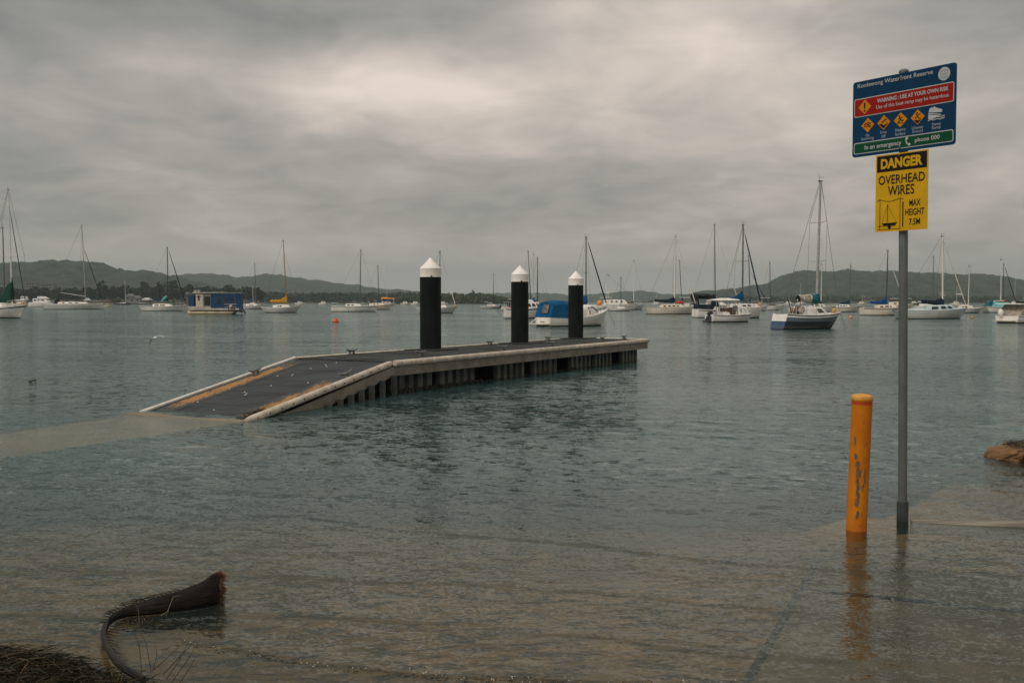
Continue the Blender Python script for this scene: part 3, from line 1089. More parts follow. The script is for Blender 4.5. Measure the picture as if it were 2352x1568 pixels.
bt('In an emergency', .134, .502, .066, .143, off=.0055, bold=0.012)
bt('phone 000', .631, .861, .075, .146, off=.0055, bold=0.012)
stroke([(bu(.552), bv(.160)), (bu(.545), bv(.125)), (bu(.556), bv(.090)), (bu(.580), bv(.072))], .010, .0055, swhm, 'handset')
dot(bu(.553), bv(.156), .010, .0057, swhm, bp_, 'handset')
dot(bu(.577), bv(.076), .010, .0059, swhm, bp_, 'handset')

yp_ = plate('yellow_panel', [(YU0, YV0), (YU1, YV0), (YU1, YV1), (YU0, YV1)], 0, .004, yelm, sp_)
tag(yp_, 'yellow overhead wires danger panel')
yt = lambda s, u0, u1, v0, v1, m=sblm, off=0.003, **k: text(s, (yu(u0), yu(u1), yv(v0), yv(v1)), off, m, yp_, **k)
plate('danger_band', [(yu(.024), yv(.777)), (yu(.978), yv(.777)), (yu(.978), yv(.984)), (yu(.024), yv(.984))], .0015, .0014, sblm, yp_)
yt('DANGER', .102, .899, .812, .948, yelm, .0032, bold=0.045)
yt('OVERHEAD', .061, .946, .612, .728, bold=0.007)
yt('WIRES', .247, .751, .462, .588, bold=0.007)
yt('MAX', .664, .870, .306, .390, bold=0.007)
yt('HEIGHT', .589, .946, .190, .275, bold=0.007)
yt('7.5M', .664, .868, .068, .147, bold=0.007)


def ys_(pts, w, off=.003, nm='wire_diagram'):
    o_ = stroke([(yu(a), yv(c_)) for a, c_ in pts], w, off, sblm, nm)
    o_.parent = yp_
    return o_


ys_([(.095, .03), (.095, .417)], .0035)
ys_([(.490, .03), (.490, .421)], .0035, .0032)
ys_([(.029, .401), (.095, .42), (.17, .402), (.25, .390), (.33, .390), (.41, .402), (.490, .421), (.548, .402)], .003, .0034)
ys_([(.243, .105), (.243, .352)], .0035)
ys_([(.14, .108), (.243, .350), (.425, .112)], .0016, .0036)
ys_([(.543, .056), (.543, .365)], .008)
ys_([(.053, .074), (.40, .074)], .003, .0038)
ys_([(.049, .030), (.51, .030)], .003, .0038)
plate('boat_diagram', [(yu(.132), yv(.108)), (yu(.175), yv(.078)), (yu(.40), yv(.080)), (yu(.432), yv(.112))], .003, .001, sblm, yp_)
dot(yu(.284), yv(.060), .013, .0042, sblm, yp_, 'boat_diagram')
# bolts holding the panels
for (u, z) in ((-0.020, 3.205), (-0.020, 2.705), (-0.020, 2.655), (-0.020, 2.392)):
    m_ = MB()
    m_.tube([(u, YF - .004, z), (u, YF - .011, z)], [.009, .006], 8)
    m_.build('bolt', galv, bp_ if z > 2.68 else yp_)
# brackets behind
for z in (3.12, 2.80, 2.50, 2.2):
    m_ = MB()
    m_.box(-0.09, 0.05, YF + .006, YF + 0.03, z - .02, z + .02)
    m_.build('bracket', alum, sp_)

# ================================================================== BOLLARD
bb = G(1967, 1216)
bo = empty('bollard', (bb.x, bb.y, 0))
bo.rotation_euler = (0, R(1.75), 0)
tag(bo, 'scratched orange yellow steel bollard standing in the shallow water', 'bollard')
bm_ = bpy.data.materials.new('chipped_orange_paint')
bm_.use_nodes = True
q = NB(bm_.node_tree)
q.t.nodes.clear()
tcn = q.n('ShaderNodeTexCoord')
ob = tcn.outputs['Object']
na = q.noise(ob, 5, 4, .6)
nf = q.noise(q.vmath('MULTIPLY', ob, (1, 1, .5)), 55, 7, .78, 1.0)
sx = q.n('ShaderNodeSeparateXYZ', i_0=ob)
x_, z_ = sx.outputs[0], sx.outputs[2]


def streak(xc, w, z0, z1, amt):
    dx = q.math('ABSOLUTE', q.math('SUBTRACT', q.math('ADD', x_, q.math('MULTIPLY', q.math('SUBTRACT', na.outputs[0], .5), .03)), xc))
    a = q.mapr(dx, 0.0, w, 1, 0)
    lo_, hi_ = q.mapr(z_, z0 - .015, z0 + .015), q.mapr(z_, z1 - .015, z1 + .015, 1, 0)
    return q.math('MULTIPLY', q.math('MULTIPLY', a, q.math('MULTIPLY', lo_, hi_)), amt)


ch = streak(-.028, .024, .17, .50, .26)
for a in ((-.018, .02, .37, .44, .30), (.020, .010, .34, .45, .30), (-.045, .02, .50, .545, .33), (-.022, .022, .08, .15, .28), (-.052, .008, .60, .66, .28), (.012, .016, .31, .345, .28), (.0, .07, .02, .85, .085)):
    ch = q.math('MAXIMUM', ch, streak(*a))
f = q.mapr(q.math('ADD', nf.outputs[0], ch), 0.66, 0.72)
c = q.mix(q.mapr(na.outputs[0], .3, .7), (0.50, 0.158, 0.003, 1), (0.41, 0.118, 0.002, 1))
c = q.mix(q.mapr(z_, .02, .14, .55, 0), c, (0.38, 0.11, 0.008, 1))
c = q.mix(f, c, (0.085, 0.085, 0.065, 1))
hb_ = q.math('MULTIPLY', q.mapr(z_, .884, .886), q.mapr(z_, .908, .910, 1, 0))
c = q.mix(hb_, c, (0.36, 0.045, 0.01, 1))
bpn = q.n('ShaderNodeBump', i_Distance=.002, i_Height=q.math('SUBTRACT', 1.0, f))
pr = q.n('ShaderNodeBsdfPrincipled', i_Base_Color=c, i_Roughness=0.48, i_Specular_IOR_Level=0.2, i_Normal=bpn)
q.n('ShaderNodeOutputMaterial', i_0=pr)
m_ = MB()
m_.lathe([(.070, -.4), (.070, 0), (.070, .9255)], 40)
m_.build('post', bm_, bo, True)
bcap = mat('orange_cap', (0.66, 0.30, 0.035), 0.5, var=0.1, scale=20)
m_ = MB()
m_.lathe([(.0715, .915), (.0730, .918), (.0730, .938), (.0690, .946), (.048, .955), (.02, .960), (.004, .961)], 40)
m_.build('cap', bcap, bo, True)

# ================================================================== BOATS
GEL = (0.75, 0.715, 0.655)
CREAM = (0.70, 0.63, 0.52)
COLS = dict(white=GEL, cream=CREAM, grey=(0.50, 0.50, 0.47), navy=(0.012, 0.020, 0.040), black=(0.012, 0.013, 0.013), blue=(0.002, 0.085, 0.20),
            royal=(0.003, 0.058, 0.22), teal=(0.010, 0.115, 0.125), green=(0.006, 0.045, 0.034), gold=(0.56, 0.27, 0.02), turq=(0.14, 0.46, 0.45),
            boot=(0.020, 0.024, 0.020), bluegrey=(0.085, 0.115, 0.125), tan=(0.30, 0.21, 0.12), brown=(0.10, 0.045, 0.02), red=(0.55, 0.06, 0.02),
            dkgrey=(0.05, 0.053, 0.053), beige=(0.36, 0.31, 0.245), pblue=(0.50, 0.58, 0.58), navyhull=(0.005, 0.011, 0.017), midblue=(0.03, 0.075, 0.15), dblue=(0.010, 0.035, 0.075), orange=(0.75, 0.26, 0.03), brick=(0.25, 0.05, 0.03))


def cm(c, kind='paint'):
    if kind == 'hull':
        return mat('hull_' + c, COLS[c], 0.38, var=0.07, scale=1.3, wl=0.42 if c in ('white', 'cream', 'grey', 'pblue') else 0.25)
    if kind == 'cloth':
        return mat('cloth_' + c, COLS[c], 0.85, var=0.16, scale=3.0, bump=0.015, spec=0.2)
    if kind == 'metal':
        return mat('spar_' + c, COLS[c], 0.4, metal=0.2, var=0.1, scale=3)
    return mat('paint_' + c, COLS[c], 0.45, var=0.08, scale=2.0)


glassm = mat('dark_window', (0.018, 0.022, 0.022), 0.15, var=0.1)
glassb = mat('brown_window', (0.06, 0.032, 0.024), 0.25, var=0.1)
clearm = mat('clear_vinyl', (0.17, 0.18, 0.17), 0.25, var=0.35, scale=2.2)
lalloy = mat('light_alloy_spar', (0.36, 0.36, 0.35), 0.45, metal=0.1, var=0.12)
alloy = mat('alloy_spar', (0.13, 0.14, 0.14), 0.45, metal=0.4, var=0.15)
darkspar = mat('dark_spar', (0.045, 0.05, 0.05), 0.5, metal=0.3, var=0.1)
whitespar = mat('white_spar', (0.68, 0.65, 0.60), 0.45, var=0.08)
goldspar = mat('varnished_spar', (0.36, 0.16, 0.035), 0.4, var=0.15)
wirem = mat('rigging_wire', (0.12, 0.125, 0.12), 0.5, metal=0.4, var=0.05)
SPAR = dict(alloy=alloy, light=lalloy, dark=darkspar, white=whitespar, gold=goldspar)


class Boat:
    """hull in local axes: +x bow, +y port, z up from the waterline"""
    def __init__(s, label, cat, xs, xb, wl, th, hull='white', stripe=None, deck='white', boot='boot', B=None, fb=0.8, sheer=0.32, Y=None, stern=0.72,
                 brake=0.10, srake=0.05, name='sailing_yacht', group='boats moored on the bay', L=None, plank=False, band=None, tband=None):
        mid = (xs + xb) / 2
        if Y is None:
            c_ = G(mid, wl)
        else:
            c_ = D(mid, wl, Y)
        s.c = Vector((c_.x, c_.y, 0))
        s.th = R(th)
        k = s.c.y / FPX
        proj = (xb - xs) * k
        cs, sn = math.cos(s.th), abs(math.sin(s.th))
        if L is None:
            if B is None:
                B0 = proj * 0.33
            else:
                B0 = B
            L = (proj - 0.5 * stern * B0 * sn) / cs
        s.L = L
        s.B = B if B is not None else 0.33 * L
        s.k = k
        # shift so that bow lands on xb
        bowx = (xb - CX) * k
        cx_ = bowx - 0.5 * L * cs
        s.c.x = cx_ if th == 0 else (bowx * 1.0 - 0.5 * L * cs)
        s.fb, s.sh, s.stern, s.tband = fb, sheer, stern, tband
        s.brake, s.srake = brake * L, srake * L
        s.root = empty(name, s.c, s.th)
        tag(s.root, label, cat, group)
        s.make_hull(hull, stripe, deck, boot, plank, band)

    def lx(s, fx):
        """picture column -> local x on the centre line"""
        return ((fx - CX) * s.k - s.c.x) / max(0.2, math.cos(s.th))

    def zz(s, fy):
        return D(CX, fy, s.c.y).z

    def hb(s, t):
        if t < 0.42:
            u = t / 0.42
            return s.B / 2 * (s.stern + (1 - s.stern) * (1 - (1 - u) ** 2))
        u = min(1.0, (t - 0.42) / 0.58)
        return s.B / 2 * max(0.012, (1 - u ** 2.3) ** 0.92)

    def sz(s, t):
        return s.fb * (1 + s.sh * max(0, (t - 0.35) / 0.65) ** 2 + 0.10 * max(0, (0.35 - t) / 0.35) ** 2)

    def tx(s, x):
        return min(1, max(0, x / s.L + 0.5))

    def make_hull(s, hull, stripe, deck, boot, plank, band):
        n = 22
        V = [0, 0.10, 0.20, 0.34, 0.5, 0.68, 0.85, 1.0]
        zl = [None] * len(V) + [-0.12, -0.4]
        m_ = MB()
        rings = []
        for i in range(n + 1):
            t = i / n
            t = t ** 0.95
            hbw, zs = s.hb(t), s.sz(t)
            wb = float(smooth((t - 0.55) / 0.45))
            ws = 1 - float(smooth(t / 0.35))
            half = []
            for r_ in range(len(V) + 2):
                if r_ < len(V):
                    v = V[r_]
                    z = zs + (0.07 - zs) * v
                else:
                    v = 1.0 + 0.25 * (r_ - len(V) + 1)
                    z = zl[r_]
                y = hbw * max(0.0, 1 - (0.10 + 0.55 * t ** 3) * v ** 1.6 - (0.0 if v <= 1 else (v - 1) * 1.0))
                if plank and r_ < len(V):
                    y *= 1 + 0.012 * ((r_ % 2) - .5)
                x = -s.L / 2 + s.L * t - s.brake * min(v, 1.3) * wb + s.srake * min(v, 1.3) * ws
                half.append((x, y, z))
            rings.append([(x, y, z) for x, y, z in half] + [(x, -y, z) for x, y, z in reversed(half)])
        nr = len(rings[0])
        vs = [p for r_ in rings for p in r_]
        fs, mi = [], []
        for i in range(n):
            for j in range(nr - 1):
                r_ = j if j < nr // 2 else nr - 2 - j
                fs.append((i * nr + j, i * nr + j + 1, (i + 1) * nr + j + 1, (i + 1) * nr + j))
                kk = 0
                if r_ >= len(V) - 1:
                    kk = 2
                elif stripe and r_ == 1:
                    kk = 1
                elif band and r_ >= 4:
                    kk = 3
                mi.append(kk)
        m_.v, m_.f, m_.mi = vs, fs, mi
        h = m_.build('hull', [cm(hull, 'hull'), cm(stripe or 'navy'), cm(boot), cm(band or 'navy', 'hull')], s.root, True)
        # transom
        t_ = MB()
        r0 = rings[0]
        h2 = nr // 2
        for r_ in range(h2 - 1):
            t_.add([r0[r_], r0[r_ + 1], r0[nr - 2 - r_], r0[nr - 1 - r_]], [(0, 1, 2, 3)], (1 if (s.tband and r_ >= 4) else 0) if r_ < len(V) - 1 else 2)
        t_.build('transom', [cm(s.tband[0] if s.tband else hull, 'hull'), cm(s.tband[1] if s.tband else hull, 'hull'), cm(boot)], s.root)
        # deck with a little camber
        d_ = MB()
        dr_ = []
        for i in range(n + 1):
            x, y, z = rings[i][0]
            dr_.append([(x, y * 0.985, z - 0.02), (x, y * 0.5, z + 0.02), (x, 0, z + 0.035), (x, -y * 0.5, z + 0.02), (x, -y * 0.985, z - 0.02)])
        d_.loft(dr_, False, False)
        d_.build('deck', cm(deck), s.root, True)
        # toe rail
        for sg in (1, -1):
            r2 = MB()
            r2.tube([(rings[i][0][0], sg * rings[i][0][1], rings[i][0][2] + 0.012) for i in range(0, n + 1)], 0.022, 6)
            r2.build('toe_rail', cm('tan') if hull in ('cream',) else cm(deck), s.root, True)

    def cabin(s, t0, t1, w=0.62, h=0.42, col='white', front=0.55, back=0.12, wins=(), wz=(0.35, 0.75), glass=None, slope=0.14, name='cabin', z0=None, crown=0.05, taper=0.75):
        x0, x1 = -s.L / 2 + s.L * t0, -s.L / 2 + s.L * t1
        zb = [s.sz(t0) - 0.04, s.sz(t1) - 0.04] if z0 is None else [z0, z0]
        wb = [s.hb(t0) * w if t0 > .05 else s.B / 2 * w, s.B / 2 * w * taper]
        prof = [(0, 1.0, 0), (0.72, 1 - slope * .72, .72), (0.93, 1 - slope - 0.06, 1), (1.0, 1 - slope - 0.22, 1)]
        m_ = MB()
        rings = []
        for f_, ww, fz in prof:
            xa, xb = x0 + back * h * f_, x1 - front * h * f_ * 1.2
            za, zb2 = zb[0] + h * f_, zb[1] + h * f_ * 0.9
            rings.append([(xa, wb[0] * ww, za), (xa * .5 + xb * .5, (wb[0] * .55 + wb[1] * .5) * ww, (za + zb2) / 2 + crown * f_), (xb, wb[1] * ww, zb2),
                          (xb + 0.06 * h, 0, zb2), (xb, -wb[1] * ww, zb2), (xa * .5 + xb * .5, -(wb[0] * .55 + wb[1] * .5) * ww, (za + zb2) / 2 + crown * f_), (xa, -wb[0] * ww, za)])
        m_.loft(rings)
        co = m_.build(name, cm(col), s.root)
        for (f0, f1) in wins:
            for sg in (1, -1):
                w_ = MB()
                P = []
                for (fx, fz) in ((f0, wz[0]), (f1, wz[0]), (f1 - 0.02, wz[1]), (f0 + 0.02, wz[1])):
                    ww = 1 - slope * fz
                    xa, xb = x0 + back * h * fz, x1 - front * h * fz * 1.2
                    x = xa + (xb - xa) * fx
                    if fx < .5:
                        yb = wb[0] + (wb[0] * .55 + wb[1] * .5 - wb[0]) * fx * 2
                        z = (zb[0] + h * fz) + (((zb[0] + h * fz) + (zb[1] + h * fz * .9)) / 2 + crown * fz - (zb[0] + h * fz)) * fx * 2
                    else:
                        ym = wb[0] * .55 + wb[1] * .5
                        yb = ym + (wb[1] - ym) * (fx - .5) * 2
                        zm = ((zb[0] + h * fz) + (zb[1] + h * fz * .9)) / 2 + crown * fz
                        z = zm + ((zb[1] + h * fz * .9) - zm) * (fx - .5) * 2
                    P.append((x, yb * ww, z))
                w_.add([(x, sg * (y + 0.012), z) for x, y, z in P] + [(x, sg * (y - 0.03), z) for x, y, z in P], [(0, 1, 2, 3), (7, 6, 5, 4), (0, 4, 5, 1), (1, 5, 6, 2), (2, 6, 7, 3), (3, 7, 4, 0)])
                w_.build('window', glass or glassm, co)
        return co

    def mast(s, xb, xt, yt, spar='alloy', r=0.065, spreaders=(0.52,), z0=None, name='mast', sw=0.42, head=True):
        x0, x1 = s.lx(xb), s.lx(xt)
        zb = s.sz(s.tx(x0)) if z0 is None else z0
        zt = s.zz(yt)
        m_ = MB()
        m_.tube([(x0, 0, zb - 0.05), ((x0 + x1) / 2, 0, (zb + zt) / 2), (x1, 0, zt)], [r, r * 0.95, r * 0.7], 8)
        mo = m_.build(name, SPAR[spar], s.root, True)
        if head:
            h_ = MB()
            h_.box(x1 - .16, x1 + .12, -.035, .035, zt - .03, zt + .05)
            h_.tube([(x1 - .1, 0, zt), (x1 - .12, 0, zt + .4)], 0.012, 4)
            h_.tube([(x1 - .12, 0, zt + .22), (x1 + .25, 0, zt + .26)], 0.012, 4)
            h_.build('masthead_gear', darkspar, mo)
        for f_ in spreaders:
            z = zb + (zt - zb) * f_
            x = x0 + (x1 - x0) * f_
            for sg in (1, -1):
                p_ = MB()
                p_.tube([(x, 0, z), (x - .08, sg * s.B * sw, z + .05)], [0.022, 0.016], 6)
                p_.build('spreader', SPAR[spar], mo)
        return dict(x0=x0, x1=x1, zb=zb, zt=zt, o=mo, sp=spreaders, sw=sw, spar=spar)

    def boom(s, m, xe, yb, cover=None, ye=None, tall=0.85, thick=0.16, spar=None, sag=0.05, end=0.0):
        zb = s.zz(yb)
        ze = s.zz(ye) if ye else zb
        x0 = m['x0'] + (m['x1'] - m['x0']) * (zb - m['zb']) / (m['zt'] - m['zb'])
        x1 = s.lx(xe)
        b_ = MB()
        b_.tube([(x0 - .02, 0, zb), (x1, 0, ze)], [0.055, 0.045], 8)
        bo_ = b_.build('boom', SPAR[spar or m['spar']], s.root, True)
        if cover:
            rings = []
            N = 14
            xc1 = x1 + (x0 - x1) * end
            for i in range(N + 1):
                t = i / N
                x = x0 + 0.07 + (xc1 - x0) * t
                zc = zb + (ze - zb) * t
                hh = thick * 1.1 + (tall - thick * 1.1) * max(0, 1 - t * 2.1) ** 1.5
                hh *= 1 + 0.10 * math.sin(t * 31 + s.L)
                wd = thick * (0.75 + 0.25 * (1 - t)) * (1 + .12 * math.sin(t * 23))
                if t > .93:
                    hh *= .6
                    wd *= .6
                dn_ = thick * .45 + sag * math.sin(math.pi * t)
                rings.append([(x, wd * .5, zc - dn_ * .4), (x, wd * .62, zc + hh * .15), (x, wd * .35, zc + hh * .6), (x, 0, zc + hh), (x, -wd * .35, zc + hh * .6), (x, -wd * .62, zc + hh * .15), (x, -wd * .5, zc - dn_ * .4), (x, 0, zc - dn_)])
            c_ = MB()
            c_.loft(rings)
            c_.build('sail_cover', cm(cover, 'cloth'), s.root, True)
        return bo_

    def wire(s, a, c_, r=0.011, name='stay', m=None):
        w_ = MB()
        w_.tube([a, c_], r, 5)
        return w_.build(name, m or wirem, s.root)

    def rig(s, m, fore=None, back=True, ftop=1.0, shroud=True, fr=0.05, bowx=None, wr=0.011, bowz=0.08):
        """stays; fore = None for a bare wire, else cloth colour of the furled headsail"""
        zt = m['zb'] + (m['zt'] - m['zb']) * ftop
        xt = m['x0'] + (m['x1'] - m['x0']) * ftop
        bx = s.L / 2 - 0.12 if bowx is None else s.lx(bowx)
        bz = s.sz(1) + bowz
        top, bow = Vector((xt + .06, 0, zt)), Vector((bx, 0, bz))
        s.wire(top, bow, wr, 'forestay')
        if fore:
            f_ = MB()
            pts = [bow.lerp(top, t) for t in (0.03, 0.1, 0.3, 0.6, 0.85, 0.93)]
            f_.tube(pts, [fr * .6, fr * 1.2, fr * 1.15, fr, fr * .7, fr * .4], 7)
            f_.build('furled_sail', cm(fore, 'cloth'), s.root, True)
        if back:
            s.wire((m['x1'] - .06, 0, m['zt']), (-s.L / 2 + .1, 0, s.sz(0) + .05), wr, 'backstay')
        if shroud:
            for sg in (1, -1):
                ch = Vector((m['x0'] - .1, sg * s.B * .46, s.sz(s.tx(m['x0']))))
                tp = Vector((m['x1'], 0, m['zt']))
                w_ = MB()
                pts = [ch]
                for f_ in m['sp']:
                    z = m['zb'] + (m['zt'] - m['zb']) * f_
                    x = m['x0'] + (m['x1'] - m['x0']) * f_
                    pts.append(Vector((x - .08, sg * s.B * m['sw'], z + .05)))
                pts.append(tp)
                for a, c_ in zip(pts[:-1], pts[1:]):
                    w_.tube([a, c_], wr * .9, 4)
                w_.build('shroud', wirem, s.root)

    def rails(s, bow=True, stern=True, h=0.55, r=0.016, m=None, side=False):
        m = m or mat('stainless_rail', (0.42, 0.42, 0.41), 0.35, metal=0.5, var=0.05)
        if bow:
            p_ = MB()
            b0 = 0.80
            for sg in (1, -1):
                pts = [(-s.L / 2 + s.L * t, sg * s.hb(t) * .93, s.sz(t) + h) for t in (b0, .88, .95)] + [(s.L / 2 + .02, 0, s.sz(1) + h)]
                p_.tube(pts, r, 5)
                for t in (b0, .9):
                    p_.tube([(-s.L / 2 + s.L * t, sg * s.hb(t) * .93, s.sz(t)), (-s.L / 2 + s.L * t, sg * s.hb(t) * .93, s.sz(t) + h)], r, 5)
            p_.tube([(s.L / 2 - .1, 0, s.sz(1)), (s.L / 2 + .02, 0, s.sz(1) + h)], r, 5)
            p_.build('bow_rail', m, s.root)
        if stern:
            p_ = MB()
            pts = [(-s.L / 2 + s.L * .12, s.hb(.12) * .92, s.sz(0) + h), (-s.L / 2 + .05, s.hb(0) * .9, s.sz(0) + h), (-s.L / 2 + .05, -s.hb(0) * .9, s.sz(0) + h), (-s.L / 2 + s.L * .12, -s.hb(.12) * .92, s.sz(0) + h)]
            p_.tube(pts, r, 5)
            for x, y, z in pts:
                p_.tube([(x, y, z - h), (x, y, z)], r, 5)
            p_.build('stern_rail', m, s.root)
        if side:
            for sg in (1, -1):
                p_ = MB()
                ts = [.12, .27, .42, .57, .70, .80]
                for t in ts:
                    p_.tube([(-s.L / 2 + s.L * t, sg * s.hb(t) * .95, s.sz(t)), (-s.L / 2 + s.L * t, sg * s.hb(t) * .95, s.sz(t) + h)], r * .8, 5)
                for hh in (h, h * .5):
                    p_.tube([(-s.L / 2 + s.L * t, sg * s.hb(t) * .95, s.sz(t) + hh) for t in ts], r * .4, 4)
                p_.build('guard_rail', m, s.root)

    def float_ball(s, t, y=0.0, r=0.2, col='gold', z=None):
        p_ = MB()
        zc = (s.sz(t) + r if z is None else z)
        p_.lathe([(r * math.sin(a), -r * math.cos(a)) for a in np.linspace(0.05, math.pi - .05, 9)], 12, 0, (-s.L / 2 + s.L * t, y, zc))
        return p_.build('mooring_float', cm(col), s.root, True)

    def line(s, fx, fy, r=0.012):
        e = G(fx, fy)
        inv = Matrix.Rotation(-s.th, 3, 'Z')
        q_ = inv @ (Vector((e.x, e.y, -0.05)) - s.c)
        return s.wire((s.L / 2 - .05, 0, s.sz(1)), q_, r, 'mooring_line')

    def block(s, poly, y0, y1, col, name, kind='paint', m=None, parent=None):
        p_ = MB()
        p_.prism(poly, 'y', y0, y1)
        return p_.build(name, m or cm(col, kind), parent or s.root)


# ---- 1 green ketch at the left edge
k = Boat('white ketch with green sail cover and green sheer stripe at the left edge', 'sailboat', -95, 89, 730, -34, stripe='green', fb=0.95, sheer=0.42, B=3.0, brake=.12, boot='boot')
k.cabin(.22, .66, wins=((.08, .2), (.26, .44), (.5, .66)), h=.55, w=.66)
m = k.mast(42, 36, 439, 'white', .075, (.43,), sw=.5)
k.boom(m, -70, 690, 'green', tall=2.3, thick=.34)
k.rig(m, 'dkgrey', ftop=.86, fr=.04, wr=.016)
m2 = k.mast(16, 14, 523, 'alloy', .07, (.3,), name='mizzen_mast')
k.rails(r=.02)
k.float_ball(.93, r=.16)
k.line(99, 733)
# ---- 2 big white sloop with grey topsides
k = Boat('large white sloop with pale grey hull, bare boom and black hatch pennant', 'sailboat', 109, 237, 710.2, 4, hull='grey', stripe='white', fb=1.2, sheer=.12, brake=.02, B=3.4, srake=-.02, stern=.85)
k.cabin(.22, .72, wins=((.15, .25), (.38, .52), (.6, .74)), h=.42, w=.62)
m = k.mast(197, 191, 519, 'light', .085, (.28, .56))
k.boom(m, 141, 680.5, None, ye=672, spar='white')
k.rig(m, 'black', ftop=.74, fr=.07, back=True, wr=.02)
p_ = MB(); p_.add([(k.lx(189), -.05, k.zz(671)), (k.lx(195.5), -.05, k.zz(670)), (k.lx(194.5), -.05, k.zz(655)), (k.lx(189), .03, k.zz(671)), (k.lx(195.5), .03, k.zz(670)), (k.lx(194.5), .03, k.zz(655))], [(0, 1, 2), (3, 5, 4), (0, 3, 4, 1), (1, 4, 5, 2), (2, 5, 3, 0)]); p_.build('pennant', cm('black', 'cloth'), k.root)
k.block([(k.lx(128), 1.2), (k.lx(137), 1.2), (k.lx(136), 2.15), (k.lx(132), 2.05)], -.9, .9, 'navy', 'spray_hood', 'cloth')
k.rails(r=.03)
# ---- 3 flybridge cruiser behind
k = Boat('white flybridge motor cruiser moored behind the grey hulled sloop', 'motorboat', 71, 134, 704, 0, fb=1.3, sheer=.25, B=3.6, name='motor_cruiser', brake=.12, srake=-.02, stern=.9)
k.cabin(.15, .72, h=1.5, w=.8, wins=((.06, .3), (.36, .6), (.66, .86)), wz=(.45, .8), front=.9, back=-.1, name='saloon')
k.cabin(.3, .66, h=.8, w=.7, z0=2.75, wins=((.1, .85),), wz=(.35, .85), front=1.2, name='flybridge')
k.rails(stern=False, r=.03)
# ---- 4 little white ferry
k = Boat('small white and yellow work boat beyond the green ketch', 'motorboat', 28, 74, 699, 0, fb=.9, sheer=.3, B=3.4, name='work_boat', Y=420, hull='cream')
k.cabin(.30, .68, h=1.6, w=.8, wins=((.06, .24), (.3, .48), (.54, .72), (.78, .94)), wz=(.5, .85), name='deck_house', front=.1, col='cream')
k.cabin(.50, .80, h=1.6, w=.6, z0=2.4, wins=((.1, .4), (.5, .9)), wz=(.45, .85), name='wheelhouse', front=.1, back=0)
# ---- 5 small dark hulled sloop
k = Boat('small dark hulled sloop far off below the shore houses', 'sailboat', 268, 302, 699.6, 0, hull='navy', deck='white', fb=.9, Y=560)
k.cabin(.3, .62, wins=((.2, .5),))
m = k.mast(289.5, 288, 643, 'white', .10, ())
k.rig(m, shroud=False, wr=.02)
# ---- 6 tender
k = Boat('little cream dinghy tied off the bow of the grey sloop', 'dinghy', 239, 257, 705, 0, hull='cream', fb=.5, Y=330, name='dinghy')
k.block([(-.6, .5), (.3, .5), (.25, .95), (-.55, .95)], -.4, .4, 'tan', 'box')
k.wire((-1.2, 0, 1.0), (1.9, 0, 1.05), .05, 'spar', whitespar)
# ---- 7 blue trimmed sloop
k = Boat('white sloop with blue sheer stripe and turquoise sail bag left of the houseboat', 'sailboat', 324, 430, 714.3, 0, stripe='bluegrey', fb=.78, sheer=.25, srake=.07, brake=.09)
k.cabin(.28, .68, wins=((.1, .36), (.42, .72)), h=.5)
m = k.mast(386, 386.5, 568.5, 'dark', .085, (.45,))
k.boom(m, 351, 690, 'dblue', ye=687.5, tall=.5, thick=.2)
p_ = MB(); p_.tube([(k.lx(384), 0, k.zz(680)), (k.lx(380), 0, k.zz(684)), (k.lx(374), 0, k.zz(689)), (k.lx(371), 0, k.zz(691))], [.12, .24, .2, .08], 7); p_.build('sail_bag', cm('turq', 'cloth'), k.root, True)
k.rig(m, 'navy', fr=.07, wr=.014)
k.float_ball(.955, r=.15, col='orange')
k.rails(r=.02)
# ---- 9 sloop behind houseboat
k = Boat('low white sloop with bare mast right behind the houseboat', 'sailboat', 546, 616, 710.3, 0, hull='grey', deck='white', fb=.75, B=2.2)
k.cabin(.3, .66, wins=((.3, .45), (.5, .7)), h=.42)
m = k.mast(587.5, 586.5, 605, 'alloy', .075, (.5,))
k.rig(m, wr=.012)
k.rails(r=.02)
k = Boat('distant yacht with slim white mast between houseboat and orange-covered sloop', 'sailboat', 566, 600, 703, 0, fb=.8, Y=420)
k.cabin(.3, .66)
m = k.mast(582, 581, 655, 'white', .09, ())
k.boom(m, 568, 691, 'blue', tall=.5, thick=.3)
k = Boat('distant yacht with slim grey mast just right of the houseboat', 'sailboat', 552, 584, 702, 0, fb=.8, Y=440)
m = k.mast(566, 565, 653, 'alloy', .08, ())
# ---- 10 golden cover sloop
k = Boat('white sloop with golden orange sail cover and varnished mast', 'sailboat', 601, 692, 718.1, 0, fb=.75, sheer=.42, brake=.12, srake=.10, B=2.0, stern=.5, hull='grey')
k.cabin(.3, .72, wins=((.30, .40), (.43, .58)), h=.42)
m = k.mast(659, 652.5, 553.5, 'gold', .07, ())
k.boom(m, 620, 693, 'gold', ye=692.5, tall=1.05, thick=.26)
k.rig(m, ftop=.82, wr=.012)
k.rails(stern=False)
k.float_ball(.96, r=.14)
# ---- 11 blue stripe sloop
k = Boat('white sloop with dark blue stripe moored above the red buoy', 'sailboat', 763, 870, 715.6, 0, stripe='dblue', fb=.85, sheer=.20, srake=.0, brake=.06, stern=.8)
k.cabin(.30, .64, wins=((.1, .3), (.38, .56)), h=.5)
m = k.mast(826.5, 830, 574.6, 'alloy', .075, (.5,))
k.rig(m, wr=.012)
k.rails(bow=False, r=.02)
k.float_ball(.99, y=-.1, r=.16, z=.75)
